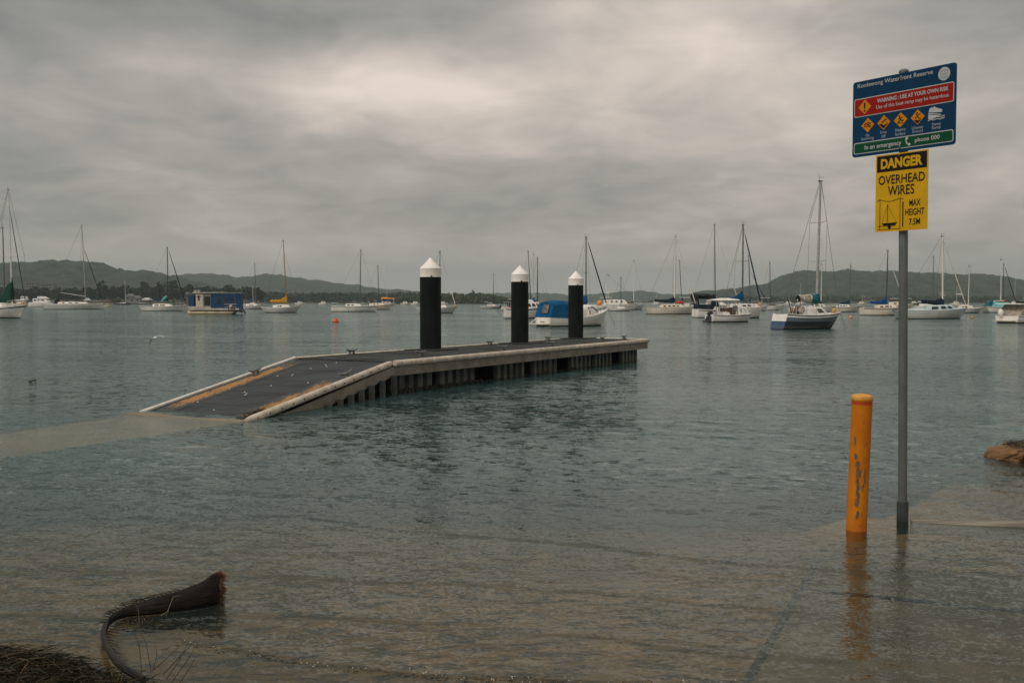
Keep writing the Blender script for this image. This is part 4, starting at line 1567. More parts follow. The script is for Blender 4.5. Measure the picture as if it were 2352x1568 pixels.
# ---- 12 cream sloop
k = Boat('cream sloop with drooping blue sail cover behind the blue striped one', 'sailboat', 826, 903, 711, 0, hull='cream', deck='cream', fb=.85, sheer=.3, brake=.1, stripe='brown')
k.cabin(.3, .75, wins=((.3, .42), (.55, .64)), h=.5, col='cream')
m = k.mast(871, 868.5, 610.5, 'dark', .075, (.5,))
k.rig(m, wr=.012)
k.rails(r=.02)
# ---- 13 boat with orange awning
k = Boat('white masted cruiser under a long orange awning near the far shore', 'motorboat', 872, 911, 700, 0, fb=.9, Y=430, name='awning_cruiser', hull='cream')
k.cabin(.15, .7, h=.9, w=.8, wins=((.1, .4), (.5, .8)))
p_ = MB(); a0, a1 = k.lx(876), k.lx(906)
p_.loft([[(x, 1.4, 3.0), (x, 0, 3.5 + .2 * math.sin(i)), (x, -1.4, 3.0), (x, 0, 2.9)] for i, x in enumerate(np.linspace(a0, a1, 7))]); p_.build('awning', cm('orange', 'cloth'), k.root, True)
for xx in (a0 + .3, a1 - .3):
    k.wire((xx, -1.3, .9), (xx, -1.3, 3.0), .05, 'awning_pole', whitespar)
    k.wire((xx, 1.3, .9), (xx, 1.3, 3.0), .05, 'awning_pole', whitespar)
m = k.mast(889, 889.5, 620, 'white', .07, (.35,))
k.boom(m, 877, 688, 'navy', tall=.6, thick=.35)
# ---- 14 behind pile one
k = Boat('white sloop with half furled white jib behind the nearest pile', 'sailboat', 956, 1052, 719.4, 0, hull='grey', deck='white', fb=.72, sheer=.5, brake=.12, srake=.08, B=2.0, stern=.6)
k.cabin(.34, .74, wins=((.3, .5),), h=.4)
m = k.mast(1010.5, 1011, 578.5, 'alloy', .07, (.42,))
k.rig(m, wr=.014, bowx=1046)
top, bow = Vector((m['x1'], 0, m['zt'])), Vector((k.lx(1046), 0, k.sz(1) + .1))
p_ = MB(); p_.tube([bow.lerp(top, t) for t in (.03, .2, .45, .6)], [.05, .06, .05, .02], 7); p_.build('furled_sail', cm('white', 'cloth'), k.root, True)
k.float_ball(.93, r=.13, col='orange')
k.rails(stern=False)
# ---- 15 small sloop
k = Boat('small pale sloop with lowered boom between the first two piles', 'sailboat', 1102, 1150, 708.7, 0, hull='grey', deck='white', fb=.6, sheer=.2, srake=.06, brake=.1, B=1.9)
k.cabin(.36, .78, wins=((.14, .3), (.4, .55)), h=.42)
m = k.mast(1132.5, 1134, 629.5, 'dark', .06, (.5,))
k.boom(m, 1112, 697, None, ye=692.5, spar='white')
k.rig(m, wr=.012)
# ---- 16 cruiser behind pile two
k = Boat('white motor cruiser with black rubbing strakes and dark windows behind the middle pile', 'motorboat', 1157, 1250, 731, 6, fb=.95, sheer=.25, B=2.4, name='motor_cruiser', brake=.08, srake=-.01, stern=.92, stripe='black')
k.cabin(.30, .92, h=.55, w=.78, wins=((.42, .58), (.62, .78), (.82, .93)), wz=(.2, .8), glass=glassb, front=.5)
k.cabin(.32, .74, h=.35, w=.66, z0=1.5, wins=((.3, .5),), glass=glassb, name='coach_roof')
k.rails(r=.02)
p_ = MB(); p_.box(-k.L / 2 + .35, -k.L / 2 + .85, -.5, .3, 1.0, 1.14); p_.build('red_cushion', cm('red', 'cloth'), k.root)
# ---- 17 runabout with dark canopy
k = Boat('cream runabout with black canopy and raised outboard left of the middle pile', 'motorboat', 1152, 1196, 712, 0, hull='cream', fb=.75, B=2.0, name='runabout', Y=190, stern=.9, srake=-.02)
k.block([(-k.L / 2 + 1.0, .8), (-k.L / 2 + 2.9, .8), (-k.L / 2 + 2.9, 2.05), (-k.L / 2 + 1.35, 2.05)], -.85, .85, 'dkgrey', 'canopy', 'cloth')
k.block([(-k.L / 2 + 1.25, 2.06), (-k.L / 2 + 3.0, 2.06), (-k.L / 2 + 3.0, 2.16), (-k.L / 2 + 1.3, 2.16)], -.9, .9, 'white', 'canopy_top')
p_ = MB(); p_.tube([(-k.L / 2 - .1, 0, .75), (-k.L / 2 - .45, 0, .45), (-k.L / 2 - .8, 0, .15)], [.2, .13, .1], 7); p_.box(-k.L / 2 - .35, -k.L / 2 + .05, -.2, .2, .55, .98); p_.build('outboard_motor', cm('black'), k.root)


# ---- 19-21 three yachts bunched behind the blue canopy
k = Boat('yacht with dark raked mast in the cluster behind the middle pile', 'sailboat', 1188, 1243, 713, 0, fb=.85, Y=185)
k.cabin(.3, .7, wins=((.2, .4), (.5, .7)))
m = k.mast(1220, 1213, 577.5, 'dark', .07, (.4,))
k.boom(m, 1198, 693, 'blue', tall=.6, thick=.26)
k.rig(m, wr=.013)
k = Boat('yacht with white mast and blue sail cover beside the blue canopy boat', 'sailboat', 1196, 1258, 715, 0, fb=.85, Y=165)
k.cabin(.3, .7, wins=((.2, .4), (.5, .7)), h=.5)
m = k.mast(1226.5, 1226, 585, 'white', .065, (.4,))
k.boom(m, 1206, 694, 'blue', tall=1.15, thick=.26)
k.rig(m, wr=.013)
k.rails(stern=False)
k = Boat('yacht with plain dark mast rising left of the blue canopy top', 'sailboat', 1206, 1266, 717, 0, fb=.85, Y=150)
k.cabin(.3, .7, h=.45)
m = k.mast(1234.8, 1234.6, 593, 'dark', .065, (.5,))
k.boom(m, 1212, 694, 'dblue', tall=.45, thick=.24)
k.rig(m, wr=.013)
# ---- 22 behind third pile
k = Boat('tall masted yacht with blue furled jib rising behind the third pile', 'sailboat', 1290, 1399, 724, 28, fb=.85, B=2.5, Y=118)
k.cabin(.3, .7, h=.4)
m = k.mast(1345.5, 1345.5, 545, 'alloy', .085, (.50,), sw=.3)
k.boom(m, 1322, 694, 'blue', tall=1.0, thick=.5)
k.rig(m, 'navy', fr=.07, wr=.012, bowx=1396)
k.rails(stern=False)
k.float_ball(.80, r=.34, col='orange', z=1.5)
# ---- 18 blue canopy cruiser
k = Boat('white clinker cabin cruiser with big blue canvas canopy behind the piles', 'motorboat', 1229, 1400, 748.3, 30, fb=.56, sheer=.98, B=2.2, plank=True, name='cabin_cruiser', brake=.10, srake=.0, stern=.86)
L = k.L
k.cabin(.50, .80, h=.70, w=.78, wins=((.42, .98),), wz=(.22, .82), front=.75, slope=.12, glass=mat('green_window', (.02, .06, .05), .15))
k.cabin(.30, .52, h=1.05, w=.86, front=.1, name='wheelhouse', wins=((.2, .85),), wz=(.4, .85), glass=clearm, taper=.85)
p_ = MB()
x0c, x1c = -L / 2 - .02, -L / 2 + L * .42
rr_ = []
for t in np.linspace(0, 1, 9):
    x = x0c + (x1c - x0c) * t
    tilt = .22 * max(0, 1 - t * 5)
    w_ = (k.hb(max(.02, t * .42)) + .02)
    zt_ = k.zz(694.5) + .10 * math.sin(math.pi * min(1, t * 1.05))
    zb_ = k.sz(t * .42) + .0 - .02
    rr_.append([(x, w_, zb_), (x + tilt, w_ * .96, zt_ - .22), (x + tilt, w_ * .80, zt_ - .05), (x + tilt, 0, zt_ + .06), (x + tilt, -w_ * .80, zt_ - .05), (x + tilt, -w_ * .96, zt_ - .22), (x, -w_, zb_)])
p_.loft(rr_)
can = p_.build('canopy', cm('blue', 'cloth'), k.root)
p_ = MB()
for i in range(6):
    y0 = -.62 + i * .125
    p_.add([(x0c - .015 + .19 * .12 + .01 * (i % 2), y0, k.sz(0) + .25), (x0c - .015 + .19 * .12 - .01 * (i % 2), y0 + .125, k.sz(0) + .25), (x0c + .145, y0 + .125, k.sz(0) + .80), (x0c + .145, y0, k.sz(0) + .80)], [(0, 1, 2, 3)])
p_.build('vinyl_window', clearm, can)
# boarding platform and struts
p_ = MB(); p_.box(-L / 2 - .55, -L / 2 + .05, -.85, .85, .14, .19); p_.build('boarding_platform', cm('cream'), k.root)
for sg in (1, -1):
    k.wire((-L / 2 - .5, sg * .8, .19), (-L / 2 - .0, sg * .8, .52), .028, 'platform_strut', whitespar)
p_ = MB()
for i, w_ in enumerate((.05, .06, .05, .04, .06, .05, .05)):
    yy = .28 - i * .085
    p_.box(-L / 2 - .012, -L / 2 + .01, yy - w_ / 2, yy + w_ / 2, .27, .33)
p_.build('name_marks', cm('dkgrey'), k.root)
p_ = MB()
p_.tube([(L * .05, -k.hb(.55) * .9, k.sz(.55)), (L * .10, -k.hb(.6) * .8, k.sz(.6) + .45), (L * .18, -.5, k.sz(.65) + .72)], .022, 6)
p_.build('grab_rail', whitespar, k.root)
k.rails(stern=False, h=.35, r=.02)
k.line(1413, 745)
# ---- 23 motor sailer
k = Boat('white motor sailer with round portholes and radar beyond the blue canopy boat', 'sailboat', 1372, 1466, 711.5, 0, fb=1.1, sheer=.3, B=2.9, name='motor_sailer', boot='boot')
co = k.cabin(.14, .74, h=.95, w=.8, front=.6)
for f_ in (.34, .54, .76):
    for sg in (1, -1):
        p_ = MB(); x_ = -k.L / 2 + k.L * (.14 + .58 * f_)
        p_.lathe([(.17, 0), (.17, .05)], 12, 0, (0, 0, 0))
        p_.v = [(x_ + a, sg * (k.B * .39 * (1.0 - .22 * f_) + c_ - .02), 1.72 + b2) for a, b2, c_ in p_.v]
        p_.build('porthole', glassm, co)
m = k.mast(1392.5, 1395, 631, 'white', .06, (.3,))
m2 = k.mast(1397, 1398.5, 634, 'white', .05, ())
k.rig(m, wr=.013, shroud=False)
p_ = MB(); p_.box(k.lx(1379), k.lx(1404), -.9, .9, 2.45, 2.58); p_.build('bimini', cm('white', 'cloth'), k.root)
p_ = MB(); p_.lathe([(.25, 0), (.34, .1), (.25, .24)], 10, 0, (k.lx(1395), 0, 3.3)); p_.build('radar_dome', cm('white'), k.root, True)
k.rails(r=.02)
k = Boat('white sloop with brown sail bundle and tall white mast left of the navy covered sloop', 'sailboat', 1418, 1481, 711.5, 0, hull='grey', fb=.95, Y=205)
m = k.mast(1455.5, 1454.7, 600, 'white', .075, (.4,))
k.boom(m, 1430, 696, 'brown', ye=699, tall=.5, thick=.3)
k.rig(m, wr=.012, shroud=False)
k = Boat('low white day sailer with dark mast in front of the motor sailer', 'sailboat', 1398, 1452, 714.5, 0, fb=.45, sheer=.2, B=1.7)
k.cabin(.35, .7, h=.3)
m = k.mast(1426, 1426, 638, 'dark', .055, (.5,))
k.rig(m, wr=.01)
# ---- 26 navy cover sloop
k = Boat('long white sloop with navy sail cover and white furled jib, red tube on deck', 'sailboat', 1478, 1602, 721.3, 6, fb=.85, sheer=.18, srake=.05, brake=.10, hull='cream', deck='cream', B=2.4)
k.cabin(.30, .74, wins=((.06, .2), (.28, .42), (.48, .62), (.68, .8)), h=.42, col='cream')
m = k.mast(1548.7, 1551.2, 543.5, 'white', .085, (.36, .68), sw=.3)
k.boom(m, 1500, 694, 'navy', ye=690.5, tall=.85, thick=.22)
k.rig(m, 'white', fr=.055, ftop=.96, wr=.013)
k.rails(r=.02)
p_ = MB(); p_.tube([(k.lx(1552), -.2, k.zz(694.5)), (k.lx(1556), -.2, k.zz(694)), (k.lx(1564), -.2, k.zz(694)), (k.lx(1567), -.2, k.zz(694.5))], [.08, .17, .17, .08], 8); p_.build('red_tube', cm('red', 'cloth'), k.root, True)
p_ = MB(); p_.tube([(k.lx(1559), -.3, k.sz(.6)), (k.lx(1559), -.3, k.zz(697))], [.2, .14], 8); p_.build('orange_bag', cm('orange', 'cloth'), k.root, True)
# ---- 27
k = Boat('yacht with slim dark mast showing behind the navy covered sloop', 'sailboat', 1540, 1606, 714, 0, fb=.85, Y=175)
m = k.mast(1566, 1560, 599.5, 'dark', .065, (.5,))
k.cabin(.35, .7, h=.45)
p_ = MB(); p_.box(k.lx(1562), k.lx(1586), -.8, .8, 2.35, 2.45); p_.build('bimini', cm('white', 'cloth'), k.root)
p_ = MB(); p_.box(k.lx(1564), k.lx(1567), -.7, .7, 1.0, 2.35); p_.build('bimini_frame', cm('dkgrey'), k.root)
k = Boat('tall sloop with black sail bundle and white jib behind the hardtop runabout', 'sailboat', 1585, 1700, 718, 0, fb=1.05, Y=155, B=2.8)
k.cabin(.3, .7, h=.5, wins=((.3, .5),))
m = k.mast(1642.3, 1639.8, 516.5, 'alloy', .085, (.27, .56), sw=.28)
k.boom(m, 1584, 686, 'black', ye=682, tall=.8, thick=.3)
k.rig(m, 'white', fr=.05, ftop=.94, wr=.013, bowx=1697)
k.block([(k.lx(1588), 1.1), (k.lx(1604), 1.1), (k.lx(1600), 2.6), (k.lx(1590), 2.5)], -1, 1, 'black', 'spray_hood', 'cloth')
k.block([(k.lx(1590), 2.6), (k.lx(1628), 2.6), (k.lx(1626), 2.9), (k.lx(1590), 2.9)], -1, 1, 'dkgrey', 'bimini', 'cloth')
k.rails(r=.02)
# ---- 28 white boat with navy canvas
k = Boat('white cruiser with navy canvas stern screens behind the hardtop runabout', 'motorboat', 1592, 1690, 729.3, 8, fb=.80, sheer=.2, B=2.3, name='motor_cruiser', stern=.92, srake=-.01, stripe='brown')
k.cabin(.38, .82, h=.55, w=.78, wins=((.3, .55), (.62, .85)), wz=(.3, .75))
k.block([(-k.L / 2 + .1, .8), (-k.L / 2 + 1.75, .8), (-k.L / 2 + 1.75, 1.35), (-k.L / 2 + .1, 1.35)], -.85, .85, 'navy', 'stern_screen', 'cloth')
k.block([(-k.L / 2 + 1.35, .8), (-k.L / 2 + 2.3, .8), (-k.L / 2 + 2.15, 1.6), (-k.L / 2 + 1.6, 1.7)], -.8, .8, 'navy', 'spray_hood', 'cloth')
p_ = MB(); p_.box(k.lx(1623), k.lx(1630), -.3, .1, 1.35, 1.75); p_.build('cream_locker', cm('cream'), k.root)
# ---- 29 hardtop runabout
k = Boat('white half cabin runabout with hardtop and tilted black outboard', 'motorboat', 1621, 1728, 739.4, 12, fb=.56, sheer=.22, B=1.95, name='runabout', stern=.92, srake=-.0, brake=.07, stripe='brown')
L = k.L
k.cabin(.56, .90, h=.64, w=.84, wins=((.3, .82),), wz=(.3, .8), front=.5, taper=.7)
k.cabin(.28, .40, h=.30, w=.86, name='side_coaming', taper=1, front=.1)
# hardtop
p_ = MB()
zt_ = k.zz(688)
rr_ = []
for t in np.linspace(0, 1, 8):
    x = k.lx(1629) + (k.lx(1690) - k.lx(1629)) * t
    cr = .10 * smooth(t * 2.2) * (1 - .75 * smooth((t - .72) / .28))
    rr_.append([(x, .82, zt_ - .06), (x, .6, zt_ - .01 + cr), (x, 0, zt_ + .03 + cr), (x, -.6, zt_ - .01 + cr), (x, -.82, zt_ - .06), (x, 0, zt_ - .07)])
p_.loft(rr_)
p_.build('hardtop', cm('white'), k.root, True)
for fx in (1634, 1658, 1684):
    for sg in (1, -1):
        k.wire((k.lx(fx), sg * .78, k.sz(.3)), (k.lx(fx) + .05, sg * .78, zt_ - .05), .02, 'hardtop_post', alloy)
p_ = MB(); p_.box(k.lx(1660), k.lx(1674), -.62, .7, .45, 1.14); p_.build('cabin_door', cm('brown'), k.root)
p_ = MB(); p_.box(k.lx(1661), k.lx(1680), -.70, .7, 1.28, 1.36); p_.build('windscreen_frame', cm('white'), k.root)
p_ = MB(); p_.add([(k.lx(1672), -.7, .9), (k.lx(1690), -.68, .9), (k.lx(1684), -.62, 1.34), (k.lx(1676), -.62, 1.34)], [(0, 1, 2, 3)]); p_.build('windscreen', clearm, k.root)
ow = MB()
ob_ = empty('outboard_motor'); ob_.parent = k.root; ob_.location = (-L / 2 - .12, -.15, .48); ob_.rotation_euler = (0, R(38), 0)
ow.loft([[(-.17, .13, .05), (.17, .13, .05), (.17, -.13, .05), (-.17, -.13, .05)], [(-.2, .15, .2), (.18, .15, .2), (.18, -.15, .2), (-.2, -.15, .2)], [(-.12, .11, .44), (.12, .11, .44), (.12, -.11, .44), (-.12, -.11, .44)]])
ow.build('cowling', cm('black'), ob_)
ow = MB(); ow.tube([(0, 0, .06), (0, 0, -.45), (-.02, 0, -.62)], [.09, .07, .06], 8); ow.box(-.2, .06, -.012, .012, -.62, -.56); ow.build('shaft_leg', cm('dkgrey'), ob_)
ow = MB(); ow.tube([(-.16, 0, -.62), (.14, 0, -.62)], [.03, .06], 8)
for a in (0, 2.1, 4.2):
    ow.add([(-.15, 0, -.62), (-.18, .12 * math.cos(a), -.62 + .12 * math.sin(a)), (-.13, .12 * math.cos(a + .6), -.62 + .12 * math.sin(a + .6))], [(0, 1, 2)])
ow.build('propeller', cm('dkgrey'), ob_)
p_ = MB(); p_.box(-L / 2 - .12, -L / 2 + .05, -.5, .3, .05, .48); p_.build('motor_bracket', cm('dkgrey'), k.root)
k.rails(stern=False, h=.3, r=.018)
p_ = MB(); p_.box(k.lx(1712), k.lx(1720), -.52, -.50, .52, .62); p_.build('registration_plate', cm('dkgrey'), k.root)
# ---- 30 blue jib yacht
k = Boat('tall yacht with royal blue sail cover and blue furled jib right of the hardtop runabout', 'sailboat', 1640, 1758, 730, 30, fb=1.0, B=2.8, sheer=.2, deck='cream', brake=.07)
k.cabin(.3, .72, h=.45, wins=((.2, .4), (.5, .75)))
m = k.mast(1705, 1705, 516.5, 'alloy', .085, (.56,), sw=.36)
k.boom(m, 1644, 688.5, 'blue', ye=687, tall=1.0, thick=.22)
k.rig(m, 'dblue', fr=.065, ftop=.96, wr=.016)
k.rails(r=.02, side=True)
k.float_ball(.95, r=.2)
k = Boat('yacht with dark navy furled main behind the blue jib yacht', 'sailboat', 1684, 1766, 712.3, 0, fb=.8, Y=180)
k.cabin(.3, .7, h=.45)
m = k.mast(1723.5, 1718, 588, 'dark', .065, (.5,))
k.boom(m, 1706, 696, 'navy', tall=1.0, thick=.28)
k.rig(m, 'dblue', ftop=.72, fr=.045, wr=.012)
# ---- 32
k = Boat('white yacht with dark mast and tarpaulin at the foot of the right hill', 'sailboat', 1742, 1800, 712.4, 0, fb=.85, B=2.3)
k.cabin(.3, .7, h=.4, col='dkgrey')
m = k.mast(1769, 1767, 603, 'dark', .075, (.48,))
k.rig(m, wr=.013)
k.boom(m, 1742, 684, None, spar='white')
k.rails(r=.02, side=True)
# ---- 34, 35
k = Boat('white sloop with white mast and navy cover just behind the dark blue sloop', 'sailboat', 1851, 1920, 716.3, 0, fb=.8, sheer=.22, B=2.1, stripe='navy')
k.cabin(.25, .65, h=.5, wins=((.3, .45), (.55, .75)))
m = k.mast(1885.5, 1885.5, 607, 'white', .065, (.4,))
k.boom(m, 1862, 703, 'navy', tall=1.15, thick=.24)
k.rig(m, wr=.011)
k = Boat('white sloop with small blue sail cover second left of the sign post', 'sailboat', 1900, 1978, 716.2, 0, hull='cream', fb=.75, sheer=.3, B=2.1, stripe='brown', brake=.12)
k.cabin(.28, .66, h=.45, wins=((.2, .34), (.42, .56), (.64, .76)))
m = k.mast(1950, 1952.5, 609.5, 'alloy', .07, ())
k.boom(m, 1926, 696.5, 'dblue', tall=.75, thick=.2)
k.rig(m, wr=.011)
# ---- 33 dark blue sloop
k = Boat('dark blue and grey sloop with mottled sail bundle and yellow float on its bow', 'sailboat', 1772, 1942, 755.2, 24, hull='bluegrey', tband=('white', 'midblue'), stripe='white', deck='white', band='navyhull', fb=.82, sheer=.20, srake=-.05, brake=.15, stern=.70, B=1.9, boot='navy')
L = k.L
co = k.cabin(.24, .72, h=.55, w=.70, wins=((.62, .88),), wz=(.28, .72), front=.9, back=.45)
xh = -L / 2 + L * .24
p_ = MB(); p_.add([(xh - .02, .26, k.sz(.24)), (xh - .02, -.26, k.sz(.24)), (xh + .22, -.24, k.sz(.24) + .56), (xh + .22, .24, k.sz(.24) + .56)], [(0, 1, 2, 3)]); p_.build('companionway_boards', cm('brown'), k.root)
for yy in (.48, -.50):
    p_ = MB(); p_.tube([(xh - .02, yy, k.sz(.24) + .12), (xh + .05, yy, k.sz(.24) + .3), (xh + .14, yy, k.sz(.24) + .48)], [.14, .19, .12], 8); p_.build('canvas_bag', cm('beige', 'cloth'), k.root, True)
m = k.mast(1876.7, 1884, 415.5, 'light', .085, (.40, .69), sw=.40)
mb2 = k.boom(m, 1826, 690, None, ye=689, spar='white')
p_ = MB()
xa, xb_ = k.lx(1872), k.lx(1829)
rr_ = []
for i, t in enumerate(np.linspace(0, 1, 15)):
    hh = .21 * (1 + .2 * math.sin(i * 2.1)) * (1.15 - .3 * t)
    rr_.append([((xa + (xb_ - xa) * t), hh * .8 * math.cos(a) + .02 * math.sin(i * 3), k.zz(685) + .02 * math.sin(i * 1.7) + hh * 1.05 * math.sin(a)) for a in np.linspace(0, 6.283, 9)[:-1]])
p_.loft(rr_)
p_.build('sail_bundle', mat('mottled_sail', (.50, .46, .38), .9, var=.2, scale=4, col2=(.18, .165, .13)), k.root, True)
p_ = MB(); p_.tube([(k.lx(1877.5), 0, k.zz(677)), (k.lx(1874), 0, k.zz(683)), (k.lx(1868), 0, k.zz(690)), (k.lx(1866), 0, k.zz(696))], [.16, .32, .33, .2], 8); p_.build('sail_cover', cm('teal', 'cloth'), k.root, True)
p_ = MB(); p_.tube([(k.lx(1878.3), 0, k.zz(675)), (k.lx(1877.5), 0, k.zz(687)), (k.lx(1877), 0, k.zz(697))], [.14, .16, .13], 8); p_.build('mast_collar', cm('dblue', 'cloth'), k.root, True)
p_ = MB(); p_.tube([(k.lx(1827), 0, k.zz(686)), (k.lx(1829), 0, k.zz(686))], [.19, .2], 8); p_.build('boom_end_strap', cm('black', 'cloth'), k.root, True)
k.wire((k.lx(1832), -.1, k.zz(692)), (k.lx(1832), -.1, k.sz(.2)), .018, 'boom_crutch', darkspar)
k.rig(m, wr=.012)
k.rails(r=.018, h=.50, side=True)
k.float_ball(.86, y=-.15, r=.155)
p_ = MB(); p_.tube([(k.lx(1800), -.4, k.sz(0)), (k.lx(1791), -.4, k.sz(0) + .85)], [.035, .03], 6); p_.build('tiller_post', darkspar, k.root)
p_ = MB(); p_.lathe([(.1, 0), (.13, .08), (.1, .2)], 8, 0, (k.lx(1809), -.6, k.sz(.1))); p_.build('winch', cm('black'), k.root)
k.line(1943, 755, .015)
# ---- 36
k = Boat('cream sloop with bright blue sail cover, bow hidden by the sign post', 'sailboat', 1978, 2082, 724.1, 0, hull='cream', deck='cream', stripe='navy', fb=.85, sheer=.12, srake=.01, brake=.08, B=2.2)
k.cabin(.32, .76, h=.42, wins=((.1, .3), (.38, .6), (.66, .76)), col='cream', glass=glassb)
m = k.mast(2035, 2037, 576, 'dark', .07, ())
k.boom(m, 1996, 696.5, 'royal', ye=695, tall=.82, thick=.2)
k.rig(m, 'white', fr=.04, ftop=.92, wr=.012)
k = Boat('pale yacht half hidden between the blue covered sloop and the sign post', 'sailboat', 2028, 2098, 711, 0, fb=.9, Y=230, hull='cream')
k.cabin(.2, .75, h=.7, wins=((.2, .4), (.5, .7)), col='cream')
k.wire((-2, 0, 2.4), (3, 0, 2.4), .06, 'boom', whitespar)
# ---- 37
k = Boat('grey hulled sloop with pale blue cabin and navy sail cover right of the sign post', 'sailboat', 2052, 2225, 731.7, 4, hull='grey', deck='pblue', fb=.78, sheer=.35, srake=.06, brake=.10, B=2.4)
k.cabin(.42, .80, h=.50, wins=((.08, .36), (.46, .68), (.74, .92)), wz=(.25, .78), col='pblue', front=.7)
k.cabin(.22, .42, h=.22, w=.7, col='pblue', name='cockpit_coaming', taper=.95)
m = k.mast(2165.6, 2162, 543, 'white', .08, (.50,), sw=.3)
k.boom(m, 2107, 699, 'navy', ye=692.5, tall=.75, thick=.22, end=.09, spar='white')
k.rig(m, 'cream', fr=.042, ftop=.95, wr=.012)
k = Boat('yacht with thin grey mast and black tarpaulin behind the pale blue cabin', 'sailboat', 2098, 2172, 716.5, 0, fb=.85, Y=165)
k.cabin(.2, .6, h=.5)
m = k.mast(2142.3, 2141.6, 589.5, 'alloy', .06, (.5, .2), sw=.3)
k.block([(k.lx(2114), 1.2), (k.lx(2142), 1.25), (k.lx(2142), 1.95), (k.lx(2120), 1.7)], -.4, .4, 'black', 'tarpaulin', 'cloth')
k.rig(m, wr=.012)
# ---- 39
k = Boat('cream sloop with white mast and bare boom left of the turquoise boat', 'sailboat', 2183, 2258, 718.8, 0, hull='grey', deck='cream', fb=.65, sheer=.3, B=1.9, brake=.14)
k.cabin(.26, .68, h=.48, wins=((.12, .24), (.32, .5)), col='cream')
m = k.mast(2223.3, 2224.4, 612, 'white', .06, ())
k.boom(m, 2180, 700.5, None, ye=698.5, spar='white')
k.rig(m, wr=.011)
# ---- 40 turquoise
k = Boat('white catamaran cruiser with turquoise cabin near the right edge', 'motorboat', 2255, 2335, 717.6, 0, fb=.85, sheer=.1, B=2.8, name='cabin_cruiser', stern=.9, srake=.12, stripe='black')
k.cabin(.20, .82, h=.75, w=.8, wins=((.08, .14), (.62, .7), (.78, .84)), wz=(.4, .7), col='turq', front=.8, back=.9)
p_ = MB(); p_.box(k.lx(2285), k.lx(2300), -.8, .8, 1.72, 1.86); p_.build('roof_hatch', cm('cream'), k.root)
m = k.mast(2298, 2297, 597, 'white', .06, (.62,), sw=.1)
k.boom(m, 2268, 694, None, ye=692.5, spar='white')
p_ = MB(); p_.tube([(k.lx(2296), 0, k.zz(695)), (k.lx(2303), 0, k.zz(693)), (k.lx(2311), 0, k.zz(690))], [.18, .3, .15], 7); p_.build('sail_bundle', cm('brick', 'cloth'), k.root, True)
k.block([(k.lx(2262), .9), (k.lx(2272), .9), (k.lx(2277), 1.9), (k.lx(2270), 1.7)], -.6, .6, 'teal', 'bundled_cover', 'cloth')
k = Boat('yacht with dark mast and black furled jib behind the turquoise boat', 'sailboat', 2270, 2345, 712, 0, fb=.85, Y=190)
k.cabin(.3, .7, h=.4)
m = k.mast(2304.5, 2303, 607, 'dark', .065, ())
k.rig(m, 'black', fr=.06, wr=.012, shroud=False, bowx=2334)
# ---- 41 beige canopy
k = Boat('white cruiser with beige side curtains cut off by the right edge', 'motorboat', 2300, 2480, 741.2, 20, fb=.50, sheer=.45, B=2.4, name='cabin_cruiser', stern=.92, srake=-.0, stripe='black', L=5.2)
k.c.x = (2296 - CX) * k.k + 0.5 * k.L * math.cos(k.th) + .1
k.root.location.x = k.c.x
x0c = -k.L / 2 + .12
zt_ = k.zz(698.5)
for sg in (1, -1):
    p_ = MB()
    rr_ = []
    for i in range(13):
        t = i / 12
        ww = sg * (k.B * .46 + .03 * math.sin(i * 2.3))
        rr_.append([(x0c + t * 1.9, ww, k.sz(.1) - .02), (x0c + .35 + t * 1.6, ww * .98 + .015 * math.sin(i * 3.1), (k.sz(.1) + zt_) / 2), (x0c + .75 + t * 1.2, ww * .95, zt_ - .02)])
    p_.loft(rr_, False, False)
    p_.build('side_curtain', cm('beige', 'cloth'), k.root, True)
p_ = MB(); p_.add([(x0c - .02, k.B * .45, k.sz(0) + .0), (x0c - .02, -k.B * .45, k.sz(0) + .0), (x0c + .72, -k.B * .43, zt_ - .03), (x0c + .72, k.B * .43, zt_ - .03)], [(0, 1, 2, 3)]); p_.build('rear_curtain', cm('beige', 'cloth'), k.root)
p_ = MB(); p_.box(x0c - .05, k.L / 2 - 1.2, -k.B * .48, k.B * .48, zt_ - .01, zt_ + .07); p_.build('hardtop', cm('white'), k.root)
p_ = MB(); p_.box(x0c + 2.0, x0c + 4.2, -k.B * .47, k.B * .47, zt_ + .075, zt_ + .22); p_.build('roof_tarpaulin', cm('black', 'cloth'), k.root)
p_ = MB(); p_.lathe([(.22 * math.sin(a), -.3 * math.cos(a)) for a in np.linspace(.05, 3.09, 9)], 12, 0, (-k.L / 2 - .12, .45, k.sz(0) + .22)); p_.build('fender', cm('white'), k.root, True)
p_ = MB(); p_.box(-k.L / 2 - .5, -k.L / 2 + .02, -.9, .9, .16, .20); p_.build('boarding_platform', cm('cream'), k.root)
k.cabin(.50, .85, h=.75, w=.8, wins=((.1, .8),), wz=(.3, .8))
p_ = MB(); p_.add([(x0c + 1.95, -k.B * .46, k.sz(.3)), (x0c + 4.2, -k.B * .46, k.sz(.5)), (x0c + 4.2, -k.B * .45, zt_ - .03), (x0c + 2.0, -k.B * .45, zt_ - .03)], [(0, 1, 2, 3)]); p_.build('vinyl_window', clearm, k.root)

